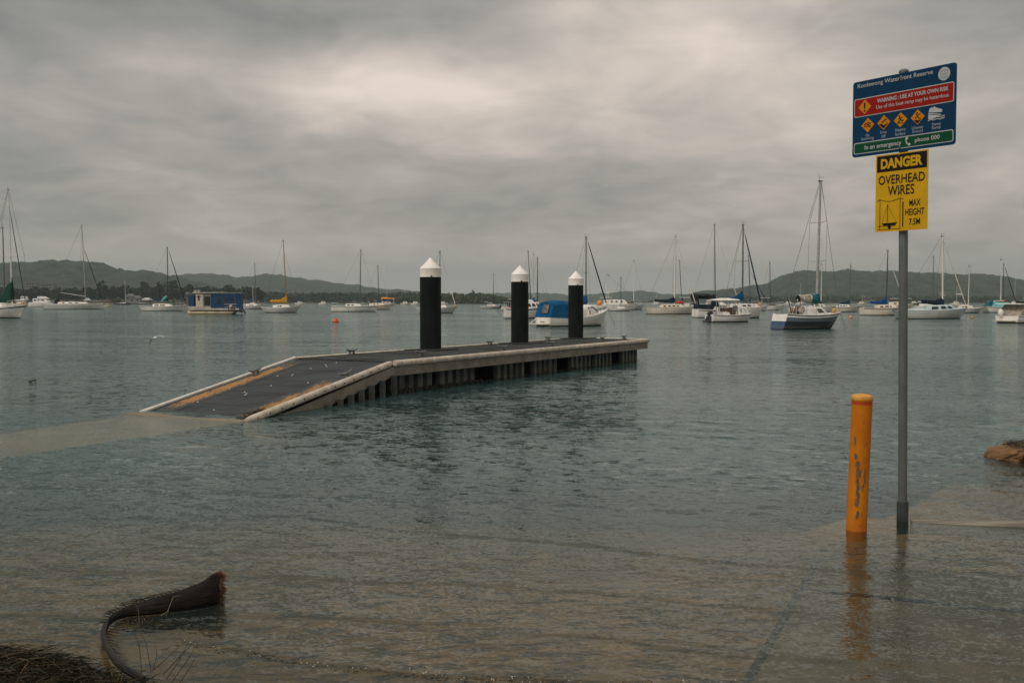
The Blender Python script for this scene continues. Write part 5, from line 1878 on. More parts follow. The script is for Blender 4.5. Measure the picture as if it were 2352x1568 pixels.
# ---- small distant boats off the shores
far = [(1018, 698.6, 'white', None, 'tiny white boat off the mangrove point'), (932, 699.2, 'cream', None, 'tiny cream launch right of the orange awning'),
       (955, 698.4, 'white', None, 'tiny white launch left of the nearest pile'), (744, 699.0, 'white', None, 'tiny white launch left of the blue striped sloop'),
       (1838, 699.6, 'white', 650, 'far white yacht left of the dark blue sloop mast'), (1812, 700.0, 'white', None, 'far white launch below the right hill'),
       (1980, 701.5, 'cream', 676, 'far tan masted yacht left of the blue covered sloop'), (2100, 703.0, 'navy', 660, 'far dark yacht right beside the sign post'),
       (2196, 702.5, 'white', 655, 'far white yacht above the pale blue cabin bow'), (1508, 701.0, 'white', 668, 'far white yacht left of the navy covered boom'),
       (2330, 700.5, 'white', 585, 'far yacht with thin mast at the right edge'), (690, 699.0, 'white', None, 'tiny white launch right of the golden cover sloop')]
for fx, wy, col, mt, lb in far:
    k = Boat(lb, 'boat', fx - 12, fx + 12, wy, 0, hull=col, fb=.9, Y=600, name='distant_boat', group='distant boats near the far shores')
    k.cabin(.25, .7, h=1.0, w=.75, wins=((.2, .45), (.55, .8)))
    if mt:
        m = k.mast(fx, fx, mt, 'white' if col != 'navy' else 'dark', .08, (), head=False)

# ------------------------------------------------------------------ HOUSEBOAT
hs, hbow, hwl = 440, 557, 721
c_ = G(498, hwl)
hk = c_.y / FPX
hb_ = empty('houseboat', (c_.x, c_.y, 0), R(8))
tag(hb_, 'cream houseboat with blue canvas walls on two pontoon hulls', 'houseboat')
hz = lambda fy: D(CX, fy, c_.y).z
hx = lambda fx: (fx - 498) * hk / math.cos(R(8))
HW = 1.5
creamh = mat('houseboat_panel', (.56, .50, .40), .6, var=.14, scale=2)
bluec = mat('houseboat_canvas', (.002, .056, .15), .8, var=.18, scale=2.2, bump=.02)
for yy in (-HW + .3, HW - .3):
    p_ = MB()
    p_.tube([(hx(438), yy, .12), (hx(441), yy, .14), (hx(525), yy, .14), (hx(533), yy, .2), (hx(541), yy, .36)], [.2, .32, .32, .26, .05], 12)
    p_.build('float_hull', mat('houseboat_float', (.52, .42, .26), .6, var=.2, scale=2, wl=.6), hb_, True)
p_ = MB(); p_.box(hx(446), hx(556), -HW, HW, .46, .54); p_.build('deck_frame', cm('dkgrey'), hb_)
for i in range(7):
    p_ = MB(); x_ = hx(449 + i * 15); p_.box(x_, x_ + .18, -HW + .05, HW - .05, .36, .46); p_.build('cross_beam', cm('dkgrey'), hb_)
# lower cream wall in panels
segs = [(441, 461), (461.4, 472), (472.5, 489), (489.4, 497), (497.4, 518), (518.4, 535), (535.4, 553)]
for i, (a, c2) in enumerate(segs):
    hi = 704 if a < 470 else (704.5 if a < 489 else 707.5)
    for sg in (-1, 1):
        p_ = MB(); p_.box(hx(a), hx(c2), sg * HW - .03, sg * HW + .03, .55, hz(hi)); p_.build('wall_panel', creamh, hb_)
# upper cream wall with door and big window
for sg in (-1, 1):
    p_ = MB(); p_.box(hx(456.5), hx(472), sg * HW - .035, sg * HW + .035, hz(704), hz(675.5))
    d_ = p_.build('door', mat('houseboat_door', (.58, .53, .43), .6, var=.1), hb_)
    p_ = MB(); p_.box(hx(461), hx(465), sg * HW - .045, sg * HW + .045, hz(690), hz(678.5)); p_.box(hx(458.6), hx(467.8), sg * HW - .044, sg * HW + .044, hz(682.4), hz(680.8)); p_.build('dark_ornament', cm('black'), d_)
    p_ = MB(); p_.box(hx(472.5), hx(489), sg * HW - .03, sg * HW + .03, hz(704.5), hz(675.5)); wlp = p_.build('wall_panel', mat('houseboat_grey', (.20, .20, .18), .6), hb_)
    p_ = MB(); p_.box(hx(475), hx(488), sg * HW - .042, sg * HW + .042, hz(701), hz(681)); p_.build('window', glassm, wlp)
    # blue canvas screens
    for (a, c2, hasw) in ((489.2, 503, 0), (503.3, 513.5, 1), (513.8, 531, 2), (531.5, 546, 1), (546.5, 553, 0)):
        p_ = MB(); p_.box(hx(a), hx(c2), sg * HW - .02, sg * HW + .02, hz(708), hz(675.5)); sc_ = p_.build('canvas_screen', bluec, hb_)
        if hasw:
            p_ = MB(); p_.box(hx(a + 2), hx(c2 - 2), sg * HW - .028, sg * HW + .028, hz(698), hz(681)); p_.build('vinyl_window', mat('blue_vinyl', (.035, .055, .075), .3, var=.4, scale=1.5), sc_)
p_ = MB(); p_.box(hx(440.5), hx(452), -HW, HW * .2, hz(703), hz(678.5)); p_.build('canvas_screen', bluec, hb_)
p_ = MB(); p_.box(hx(552.6), hx(553.6), -HW, HW, .55, hz(675.5)); p_.build('front_screen', bluec, hb_)
p_ = MB(); p_.box(hx(440.5), hx(441), -HW, HW, .55, hz(704)); p_.build('rear_panel', creamh, hb_)
p_ = MB(); p_.add([(hx(449), -HW - .15, hz(674.2)), (hx(519), -HW - .15, hz(672.6)), (hx(519), HW + .15, hz(672.6)), (hx(449), HW + .15, hz(674.2)),
                   (hx(449), -HW - .15, hz(671.6)), (hx(519), -HW - .15, hz(670.6)), (hx(519), HW + .15, hz(670.6)), (hx(449), HW + .15, hz(671.6))],
                  [(0, 3, 2, 1), (4, 5, 6, 7), (0, 1, 5, 4), (1, 2, 6, 5), (2, 3, 7, 6), (3, 0, 4, 7)]); p_.build('roof', mat('houseboat_roof', (.45, .42, .36), .6, var=.1), hb_)
p_ = MB(); p_.box(hx(519.2), hx(557), -HW - .1, HW + .1, hz(674), hz(671.5)); p_.build('roof', mat('houseboat_roof_grey', (.17, .19, .19), .6, var=.1), hb_)
for fx in (527, 541, 551):
    p_ = MB(); p_.tube([(hx(fx), -HW - .04, .55), (hx(fx), -HW - .04, hz(675))], .05, 6); p_.build('post', mat('blue_post', (.006, .08, .25), .6), hb_)
p_ = MB(); p_.tube([(hx(519), -HW - .06, hz(699)), (hx(546), -HW - .06, hz(698.5))], .03, 6); p_.tube([(hx(519), -HW - .06, hz(705)), (hx(546), -HW - .06, hz(704.5))], .02, 6); p_.build('hand_rail', whitespar, hb_)
p_ = MB(); p_.lathe([(.26 * math.sin(a), -.26 * math.cos(a)) for a in np.linspace(.05, 3.09, 8)], 10, 0, (hx(533), -HW - .2, hz(704))); p_.build('mooring_float', mat('faded_orange_float', (.60, .33, .16), .5), hb_, True)
p_ = MB(); p_.add([(hx(527), -HW + .1, .55), (hx(556), -HW + .1, .55), (hx(560), -HW + .4, 0.02), (hx(560), HW - .4, .02), (hx(556), HW - .1, .55), (hx(527), HW - .1, .55)], [(0, 1, 2, 3, 4, 5)]); p_.build('bow_ramp', cm('black'), hb_)
p_ = MB()
for fx in (451, 454, 460):
    p_.lathe([(.09, 0), (.09, .22), (.14, .25), (.03, .3)], 8, 0, (hx(fx), -.5, hz(671.6)))
p_.build('roof_vents', cm('grey'), hb_)
k0 = Vector((hx(556), -.9, .55))
p_ = MB(); p_.tube([k0, (hx(560.5), -HW + .2, .02)], .03, 6); p_.build('ramp_strut', whitespar, hb_)

# ------------------------------------------------------------------ BUOYS
def buoy(fx, fy, r, col, label, cone=False):
    p = G(fx, fy)
    o_ = empty('mooring_buoy', (p.x, p.y, 0))
    tag(o_, label, 'buoy', 'mooring buoys')
    m_ = MB()
    if cone:
        m_.lathe([(r * .6, -.15), (r * 1.05, -.02), (r * 1.08, .06), (r * .8, r * .55), (r * .55, r * 1.0), (r * .2, r * 1.35), (r * .12, r * 1.4)], 18)
    else:
        m_.lathe([(r * math.sin(a), r * .45 - r * math.cos(a)) for a in np.linspace(.1, 3.04, 10)], 16)
    m_.build('float', cm(col), o_, True)
    m_ = MB()
    zt = r * 1.4 if cone else r * 1.45
    m_.tube([(-.05, 0, zt - .03), (-.05, 0, zt + .06), (.05, 0, zt + .06), (.05, 0, zt - .03)], .015, 6)
    m_.build('ring', galv, o_)


COLS['signalred'] = (0.62, 0.055, 0.012)
buoy(771, 739.5, .25, 'signalred', 'red orange cone buoy left of the piles', True)
buoy(1953.7, 730.5, .17, 'orange', 'low orange buoy off the bow of the dark blue sloop')
buoy(2233, 731, .14, 'gold', 'yellow buoy in front of the pale blue cabin sloop bow')

# ================================================================== HILLS AND FAR SHORES
forestm = mat('forest_hill', (0.046, 0.064, 0.044), 0.95, var=0.35, scale=0.045, col2=(0.010, 0.020, 0.016), spec=0.1)


def hill(name, ridge_px, Y, front, label, seed, bumps=3.0, back=500, step=5.0):
    rx = np.array([p[0] for p in ridge_px], float)
    ry = np.array([p[1] for p in ridge_px], float)
    x0, x1 = (rx[0] - CX) / FPX * Y, (rx[-1] - CX) / FPX * Y
    xs_ = np.arange(x0, x1 + step, step)
    fx = xs_ / Y * FPX + CX
    rz = CH + (YH - np.interp(fx, rx, ry)) / FPX * Y
    us = np.concatenate([np.linspace(0, 1, 46), np.linspace(1.05, 2, 10)])
    U, X = np.meshgrid(us, xs_, indexing='ij')
    RZ = np.tile(rz, (len(us), 1))
    Yg = np.where(U <= 1, Y - front * (1 - U), Y + back * (U - 1))
    X2 = X * (Yg / Y) ** 0.6
    prof = np.where(U <= 1, smooth(U) * 0.55 + 0.45 * U, 1 - 0.7 * smooth(U - 1))
    sp = 1 + 0.22 * fbm(X / 160, Yg / 160, 3, seed)
    prof2 = np.where(U <= 1, np.clip(prof * (sp * (1 - U ** 3) + U ** 3), 0, 1), prof)
    Z = RZ * prof2 + 1.7 * bumps * (fbm(X / 14, Yg / 14, 3, seed + 5) + 0.15) * np.minimum(1, U * 6) - 1.5 * (U < 0.01)
    Z += 1.0 * bumps * np.maximum(0, fbm(X / 26, Yg / 60, 2, seed + 9)) * np.exp(-((U - 1) / .06) ** 2)
    o_ = npmesh(name, np.stack([X2, Yg, Z], -1).reshape(-1, 3), gridfaces(len(us), len(xs_)), forestm, False)
    tag(o_, label, kind='structure')
    return o_


hill('hills_left', [(-260, 640), (-120, 615), (0, 606), (39, 608), (86, 607), (108, 602.6), (130, 600.5), (173, 601.6), (194, 605), (233, 605), (248, 610), (266, 619), (302, 624), (346, 625), (379, 631), (407, 637), (450, 650), (520, 668), (600, 683), (660, 692)],
     1750, 620, 'dark wooded hill rising at the left', 1, 3.4)
hill('hills_middle', [(330, 660), (370, 646), (414, 634), (455, 630), (489, 629.5), (517, 633), (543, 638), (560, 638.6), (586, 635), (620, 631), (637, 631), (663, 637), (715, 645.5), (739, 645), (761, 650.6), (783, 653.6), (821, 658), (852, 662), (875, 666), (905, 667), (935, 669.6), (964, 671), (1010, 675), (1060, 681), (1110, 688), (1150, 692)],
     2900, 900, 'hazy wooded hills behind the middle of the bay', 21, 4.2, step=8)
hill('hills_far', [(900, 690), (980, 684), (1060, 679), (1130, 676), (1163, 674.6), (1220, 675), (1281, 676), (1306, 680), (1350, 678), (1388, 674.6), (1430, 671), (1476, 669.6), (1500, 673), (1521, 677), (1575, 678), (1640, 676), (1720, 672), (1800, 675), (1900, 690)],
     3900, 900, 'faint far hills across the bay', 41, 4.5, step=10)
hill('hills_right', [(1500, 692), (1560, 684), (1602, 672), (1656, 666.5), (1720, 660), (1746, 656), (1770, 651), (1795, 635), (1824, 626), (1854, 624), (1903, 624), (1940, 620), (1977, 624), (2051, 624), (2091, 628), (2121, 628), (2150, 629), (2192, 632), (2219, 631), (2242, 634), (2263, 632.6), (2293, 636), (2326, 643), (2352, 646), (2450, 655), (2600, 680), (2700, 692)],
     2050, 650, 'flat topped wooded hill on the right', 61, 3.2)


def shore(name, pts, Y, depth_, hmax, label, seed, m):
    xs_ = np.arange((pts[0] - CX) / FPX * Y, (pts[1] - CX) / FPX * Y, 4.0)
    us = np.linspace(0, 1, 16)
    U, X = np.meshgrid(us, xs_, indexing='ij')
    e = smooth((X - xs_[0]) / 40) * smooth((xs_[-1] - X) / 40)
    Z = -1.0 + (1.4 + hmax * smooth(U * 1.4) * (0.7 + 0.6 * fbm(X / 60, U * 3, 2, seed))) * e
    Yg = Y + depth_ * U + 14 * fbm(X / 50, X * 0, 2, seed + 3)
    o_ = npmesh(name, np.stack([X * (Yg / Y), Yg, Z], -1).reshape(-1, 3), gridfaces(len(us), len(xs_)), m, True)
    tag(o_, label, kind='structure')
    return o_


grassm = mat('shore_scrub', (0.045, 0.055, 0.030), 0.95, var=0.25, scale=0.06, col2=(0.10, 0.09, 0.055))
shore('terrain_left', (-220, 640), 720, 220, 13, 'low scrubby shore with houses at the left', 5, grassm)
shore('terrain_middle', (560, 1010), 1150, 150, 6, 'low far shore in the middle', 15, grassm)
shore('terrain_point', (905, 1196), 860, 90, 3.0, 'low mangrove point between the piles', 25, grassm)
shore('terrain_right', (1700, 2560), 1300, 150, 8, 'low far shore under the right hill', 35, grassm)

# ------------------------------------------------------------------ trees
barkm = mat('bark', (0.07, 0.055, 0.04), 0.9, var=0.2, scale=1)
leafs = [mat('foliage_dark', (0.026, 0.040, 0.020), 0.9, var=0.3, scale=0.35, col2=(0.012, 0.021, 0.013), spec=0.15),
         mat('foliage_mid', (0.042, 0.058, 0.026), 0.9, var=0.3, scale=0.35, col2=(0.022, 0.034, 0.018), spec=0.15),
         mat('foliage_mangrove', (0.072, 0.090, 0.042), 0.9, var=0.25, scale=0.25, col2=(0.045, 0.060, 0.030), spec=0.15)]


def crown_faces(cent, rad, nper, leaf, seed, flat=0.75):
    g = np.random.default_rng(seed)
    Vs, Fs = [], []
    n0 = 0
    for c_, r_ in zip(cent, rad):
        d = g.normal(size=(nper, 3))
        d /= np.linalg.norm(d, axis=1)[:, None]
        rr = r_ * g.uniform(0.35, 1.05, (nper, 1)) ** 0.6
        P = np.array(c_) + d * rr * np.array([1, 1, flat])
        a = g.normal(size=(nper, 3))
        a /= np.linalg.norm(a, axis=1)[:, None]
        b_ = np.cross(a, g.normal(size=(nper, 3)))
        b_ /= np.linalg.norm(b_, axis=1)[:, None]
        s_ = leaf * g.uniform(.6, 1.4, (nper, 1))
        q_ = np.stack([P - a * s_ - b_ * s_ * .5, P + a * s_ - b_ * s_ * .5, P + a * s_ * .8 + b_ * s_ * .5, P - a * s_ * .8 + b_ * s_ * .5], 1)
        Vs.append(q_.reshape(-1, 3))
        Fs.append(n0 + np.arange(nper * 4).reshape(-1, 4))
        n0 += nper * 4
    return np.concatenate(Vs), np.concatenate(Fs)


def tree_variant(i, kind):
    g = np.random.default_rng(100 + i)
    h = 10.0
    cent, rad = [], []
    if kind == 'pine':
        for k_ in range(16):
            t = k_ / 15
            w = 2.2 * (1 - t) + .4
            a = g.uniform(0, 6.28)
            cent.append((w * .5 * math.cos(a), w * .5 * math.sin(a), 2.2 + 7.6 * t))
            rad.append(w * .75)
    else:
        for k_ in range(20):
            a, u = g.uniform(0, 6.28), g.uniform(0, 1) ** .6
            z = g.uniform(.32, 1.0)
            w = (4.4 if kind == 'wide' else 3.2) * math.sin(math.pi * min(.97, max(.12, (z - .2) / .85))) ** .7
            cent.append((w * u * math.cos(a), w * u * math.sin(a), h * z - 1))
            rad.append(g.uniform(1.0, 1.9))
    V, Fq = crown_faces(cent, rad, 46, .42, 200 + i)
    tr = MB()
    tr.tube([(0, 0, -1.5), (.1, .05, h * .25), (-.1, .1, h * .55), (0, 0, h * .85)], [.34, .28, .18, .05], 7)
    for k_ in range(5):
        c_ = cent[k_ * 3]
        tr.tube([(0, 0, h * (.28 + .06 * k_)), (c_[0] * .5, c_[1] * .5, (h * .35 + c_[2]) / 2), c_], [.14, .09, .04], 5)
    return V, Fq, tr


TV = [tree_variant(i, k_) for i, k_ in enumerate(['wide', 'round', 'round', 'wide', 'pine', 'round'])]
CROWNS = {}
TRUNKS = {}


def tree(fx, fy_top, Y, width_f, label, var, lm, base_z=None, name='shore_tree', group='trees on the far shores'):
    top = D(fx, fy_top, Y)
    zb = base_z if base_z is not None else 2.0
    H = max(3.0, top.z - zb)
    o_ = empty(name, (top.x, Y, zb), random.uniform(0, 6.28))
    tag(o_, label, 'tree', group)
    V, Fq, tr = TV[var]
    if (var, lm) not in CROWNS:
        c_ = npmesh('crown', V, Fq, leafs[lm], False)
        t_ = tr.build('trunk', barkm, None, True)
        CROWNS[(var, lm)] = (c_, t_)
        c_.parent = o_
        t_.parent = o_
    else:
        c0, t0 = CROWNS[(var, lm)]
        for s_ in (c0, t0):
            n_ = s_.copy()
            COL.objects.link(n_)
            n_.parent = o_
    ww = width_f * Y / FPX / 8.0
    o_.scale = (ww, ww, H / 10.0)
    return o_


T = [(18, 655, 46, 0, 'dark tree crown behind the mizzen of the green ketch'), (70, 664, 40, 1, 'dark tree right of the green ketch main mast'), (119, 672, 34, 5, 'low dark tree above the flybridge cruiser'),
     (170, 668, 26, 1, 'round dark tree left of the grey sloop mast'), (225, 669, 22, 2, 'small dark tree just right of the grey sloop mast'), (236, 642, 24, 0, 'tall spreading tree right of the grey sloop forestay'),
     (258, 656, 30, 3, 'broad tree between the grey sloop and the small dark sloop'), (283, 652, 22, 1, 'tree directly behind the small dark sloop mast'), (332, 646, 32, 2, 'tall dark tree left of the blue trimmed sloop mast'),
     (362, 646, 28, 0, 'dark tree just left of the blue trimmed sloop mast'), (398, 641, 46, 3, 'biggest dark tree behind the blue trimmed sloop forestay'), (436, 650, 28, 1, 'tree above the left end of the houseboat'),
     (452, 656, 14, 4, 'slim conifer above the houseboat door'), (478, 656, 34, 0, 'round tree above the houseboat window'), (524, 652, 44, 3, 'large domed tree above the right half of the houseboat'), (548, 664, 24, 5, 'smaller tree right of the domed tree above the houseboat'), (588, 660, 44, 1, 'lone dark round tree behind the bare masted sloop')]
for fx, fy, w, v, lb in T:
    tree(fx, fy, 735 + 25 * (v % 3), w, lb, v, 0 if v != 2 else 1, 3.0)

# wood masses that read as one: understorey on the left shore, far-shore belt, mangroves
def wood(name, n, xr, Y, dY, hr, label, lm, seed, zb=1.0, leaf=1.1, prof=None, nper=26):
    g = np.random.default_rng(seed)
    cent, rad = [], []
    for i in range(n):
        fx = g.uniform(*xr)
        y = Y + g.uniform(0, dY)
        h = g.uniform(*hr) * (1.0 if prof is None else float(np.interp(fx, prof[0], prof[1])))
        x = (fx - CX) / FPX * y
        r_ = h * g.uniform(.28, .42)
        for z in np.linspace(r_ * .6, max(r_ * .7, h - r_), 3):
            cent.append((x + g.uniform(-1, 1) * r_ * .5, y, zb + z))
            rad.append(r_)
    V, Fq = crown_faces(cent, rad, nper, leaf, seed + 1)
    o_ = npmesh(name, V, Fq, leafs[lm], False)
    tag(o_, label, 'trees', kind='stuff')
    return o_


wood('shore_wood', 420, (-40, 600), 745, 120, (4.0, 10.5), 'belt of dark scrub and trees along the left shore', 0, 3, zb=4, nper=20)
wood('far_shore_wood', 300, (600, 985), 1160, 90, (7, 13), 'belt of trees along the far shore in the middle', 0, 5, zb=1.5, leaf=1.7, nper=16)
wood('mangrove_wood', 420, (905, 1188), 865, 70, (6.0, 10.0), 'pale green mangrove wood on the low point between the piles', 2, 7, zb=0.2, leaf=0.8,
     prof=([905, 940, 1010, 1060, 1090, 1120, 1150, 1170, 1190], [.6, .85, 1.0, 1.05, 1.1, 1.0, .75, .5, .25]), nper=34)
wood('far_bank_wood', 360, (1700, 2420), 1310, 100, (5, 10), 'belt of trees along the shore under the right hill', 1, 9, zb=1, leaf=1.7, nper=14)
for fx, fy, w, v, lb in ((1087, 665.5, 13, 0, 'taller mangrove standing out on top of the low point'), (1000, 672, 18, 3, 'mangrove tree right of the nearest pile'), (1120, 674, 16, 1, 'mangrove tree right of centre on the low point'), (1045, 670, 20, 5, 'broad mangrove tree between nearest pile and small sloop')):
    tree(fx, fy, 872, w, lb, v, 2, 1.5, 'mangrove_tree', 'mangroves on the low point')

# ------------------------------------------------------------------ houses on the far shores
wallm = [mat('house_wall_pale', (.24, .23, .20), .8, var=.1, scale=.5), mat('house_wall_tan', (.15, .115, .085), .8, var=.1, scale=.5), mat('house_wall_grey', (.13, .135, .13), .8, var=.1, scale=.5)]
roofm = [mat('roof_white', (.48, .47, .45), .7, var=.08, scale=.5), mat('roof_tile', (.13, .06, .042), .8, var=.15, scale=.5), mat('roof_grey', (.12, .125, .125), .8, var=.1, scale=.5), mat('roof_dark', (.08, .075, .07), .8, var=.1, scale=.5)]


def house(fx, fy_roof, Y, wf, wi, ri_, label, hgt=4.2, group='houses on the left shore'):
    p = D(fx, fy_roof, Y)
    w = wf * Y / FPX
    d_ = min(9, max(6, w * .7))
    o_ = empty('house', (p.x, Y, p.z - hgt - 1.6), random.uniform(-.25, .25))
    tag(o_, label, 'house', group)
    m_ = MB()
    m_.box(-w / 2, w / 2, -d_ / 2, d_ / 2, -6, hgt)
    m_.build('wall', wallm[wi], o_)
    m_ = MB()
    ov = .5
    m_.add([(-w / 2 - ov, -d_ / 2 - ov, hgt), (w / 2 + ov, -d_ / 2 - ov, hgt), (w / 2 + ov, d_ / 2 + ov, hgt), (-w / 2 - ov, d_ / 2 + ov, hgt), (-w / 2 + 1.2, 0, hgt + 1.8), (w / 2 - 1.2, 0, hgt + 1.8)],
           [(0, 1, 5, 4), (2, 3, 4, 5), (1, 2, 5), (3, 0, 4), (3, 2, 1, 0)])
    m_.build('roof', roofm[ri_], o_)
    nw = max(2, int(w / 3.2))
    for i in range(nw):
        x = -w / 2 + w * (i + .5) / nw
        m_ = MB()
        m_.box(x - .7, x + .7, -d_ / 2 - .06, -d_ / 2 + .02, hgt - 2.4, hgt - 1.0)
        m_.build('window', glassm, o_)
    return o_


HS = [(201, 684, 15, 0, 0, 'white roofed house just right of the grey sloop mast'), (165, 690, 20, 2, 2, 'grey roofed house left of the grey sloop mast'), (140, 688, 18, 1, 1, 'tiled house above the flybridge cruiser'),
      (252, 688, 22, 0, 1, 'tiled house above the cream dinghy'), (268, 681, 14, 1, 3, 'dark roofed house left of the small dark sloop'), (300, 674, 20, 0, 2, 'grey roofed house up among trees right of the small dark sloop mast'),
      (312, 678, 28, 0, 2, 'long pale house right of the small dark sloop mast'), (338, 683, 22, 2, 0, 'pale roofed house above left end of the blue trimmed sloop'), (285, 690, 22, 1, 3, 'brown house directly above the small dark sloop hull'),
      (344, 692, 26, 1, 3, 'brown house behind the stern of the blue trimmed sloop'), (430, 670, 17, 0, 2, 'pale house between trees left of the houseboat roof'), (458, 665, 13, 2, 2, 'grey house between trees above the houseboat door'),
      (426, 677, 15, 0, 0, 'white house right of the blue furled jib'), (320, 692, 16, 0, 1, 'red roofed house left of the blue trimmed sloop stern')]
for fx, fy, w, wi, ri_, lb in HS:
    house(fx, fy + 1, 743, w * .85, wi, ri_, lb, 2.8)
for fx, fy, w, wi, ri_, lb in ((632, 690, 16, 2, 0, 'pale shed on the far shore left of the golden cover sloop bow'), (790, 690, 14, 0, 0, 'far white house left of the blue striped sloop mast'), (813, 691, 20, 0, 2, 'far grey house behind the blue striped sloop mast'), (855, 690, 18, 0, 0, 'far pale house left of the orange awning'), (963, 688, 9, 0, 0, 'small white house left of the nearest pile'), (742, 690, 12, 0, 2, 'far house above the stern of the blue striped sloop')):
    house(fx, fy, 1170, w, wi, ri_, lb, 4.0, 'houses on the far middle shore')
for i, (fx, fy, w, lb) in enumerate(((2165, 670, 12, 'pale hillside house just right of the white mast'), (2203, 674, 12, 'hillside house right of the cream furled jib'), (2016, 688, 12, 'hillside house left of the blue sail cover'), (1983, 681, 9, 'small hillside house above the far tan masted yacht'),
                                    (2124, 688, 12, 'hillside house right of the sign post'), (2163, 682, 9, 'lower hillside house beside the white mast'), (1962, 694, 10, 'shore house left of the tan masted yacht'), (2340, 690, 12, 'shore house at the right edge'))):
    house(fx, fy, 1470, w, 0, 0 if i % 2 else 2, lb, 4.0, 'houses on the right hill')
# apartment terraces on the left hill
for (fx, fy, w, lb) in ((72, 650, 24, 'hazy pale apartment terrace on the left hill, left one'), (108, 653, 30, 'hazy pale apartment terrace on the left hill, middle one'), (132, 660, 22, 'hazy pale apartment terrace on the left hill, lower right one')):
    Y = 1130
    p = D(fx, fy, Y)
    w_ = w * Y / FPX
    o_ = empty('apartment_block', (p.x, Y, p.z - 9), .1)
    tag(o_, lb, 'building', 'apartments on the left hill')
    m_ = MB(); m_.box(-w_ / 2, w_ / 2, 0, 8, -14, 8.6); m_.build('wall', wallm[2], o_)
    for f_ in range(3):
        m_ = MB(); m_.box(-w_ / 2 - .3, w_ / 2 + .3, -1.4, 0, f_ * 3 - .1, f_ * 3 + .75); m_.build('balcony', wallm[0], o_)
        for i in range(int(w_ / 3)):
            x = -w_ / 2 + 1.5 + i * 3
            m_ = MB(); m_.box(x - .9, x + .9, -.06, .02, f_ * 3 + .8, f_ * 3 + 2.5); m_.build('window', glassm, o_)
    m_ = MB(); m_.box(-w_ / 2 - .6, w_ / 2 + .6, -1.6, 8.4, 8.6, 9.0); m_.build('roof', roofm[2], o_)

# ================================================================== FOREGROUND
def strands(n, sampler, length, width, seed, m, name, droop=0.5, parent=None, lift=0.02):
    """ribbon leaves lying over one another; one mesh"""
    g = np.random.default_rng(seed)
    V = np.zeros((n, 8, 3))
    for i in range(n):
        p, up = sampler(g)
        a = g.uniform(0, 2 * math.pi)
        L_ = length * g.uniform(.5, 1.5)
        bend = g.normal(0, .9)
        w = width * g.uniform(.6, 1.3)
        pos_ = np.array(p, float)
        el = g.normal(0.03, .16)
        pts = []
        for s_ in range(4):
            pts.append(pos_.copy())
            pos_ = pos_ + np.array([math.cos(a) * math.cos(el), math.sin(a) * math.cos(el), math.sin(el)]) * L_ / 3
            a += bend / 3
            el -= droop * g.uniform(.3, 1.0)
        tw = g.uniform(0, 3.14)
        sd = np.array([-math.sin(a), math.cos(a), 0]) * math.cos(tw) + np.array([0, 0, 1]) * math.sin(tw) * .7
        for s_ in range(4):
            ww = w * (1 - .75 * (s_ / 3) ** 2) * .5
            V[i, s_ * 2] = pts[s_] - sd * ww
            V[i, s_ * 2 + 1] = pts[s_] + sd * ww
    base_ = (np.arange(n) * 8)[:, None, None]
    q_ = np.array([[0, 1, 3, 2], [2, 3, 5, 4], [4, 5, 7, 6]])[None]
    Fq = (base_ + q_).reshape(-1, 4)
    o_ = npmesh(name, V.reshape(-1, 3), Fq, m, False)
    if parent is not None:
        o_.parent = parent
    return o_


wrackm = mat('seagrass_wrack', (0.024, 0.020, 0.009), 0.7, var=0.35, scale=14, col2=(0.009, 0.010, 0.005), spec=0.15)
wrackl = mat('seagrass_olive', (0.044, 0.039, 0.014), 0.65, var=0.35, scale=9, col2=(0.020, 0.021, 0.008), spec=0.2)


def wrack_h(x, y):
    """top of the wrack bank in the lower left corner; ends along a slanting line"""
    edge = np.interp(x, [-3.6, -2.4, -2.05, -1.85, -1.68, -1.52, -1.40], [4.72, 4.62, 4.50, 4.36, 4.26, 4.18, 3.9])
    d = edge - y
    return 0.13 * smooth(d / 0.42) - 0.03


gx, gy = np.meshgrid(np.linspace(-3.6, -1.3, 110), np.linspace(3.0, 4.8, 90))
gz = wrack_h(gx, gy) + 0.035 * fbm(gx * 7, gy * 7, 4, 8) - .02
gz = np.where(wrack_h(gx, gy) < -0.0295, -0.25, gz)
wb_ = npmesh('seaweed_bank', np.stack([gx, gy, gz], -1).reshape(-1, 3), gridfaces(90, 110), wrackm)
tag(wb_, 'bank of dark washed up seagrass in the lower left corner', 'seaweed', kind='stuff')


def smp(g):
    while True:
        x, y = g.uniform(-3.2, -1.42), g.uniform(3.6, 4.66)
        h = float(wrack_h(np.array(x), np.array(y)))
        if h > -.028:
            return (x, y, h + g.uniform(-.01, .03)), None


for n_, l_, w_, mm, sd in ((5200, .10, .0055, wrackm, 1), (3200, .13, .0060, wrackl, 2), (260, .16, .005, mat('seagrass_brown', (.10, .055, .022), .7, var=.2), 3)):
    o_ = strands(n_, smp, l_, w_, sd, mm, 'seaweed_strands', parent=wb_)
    tag(o_, kind='stuff')

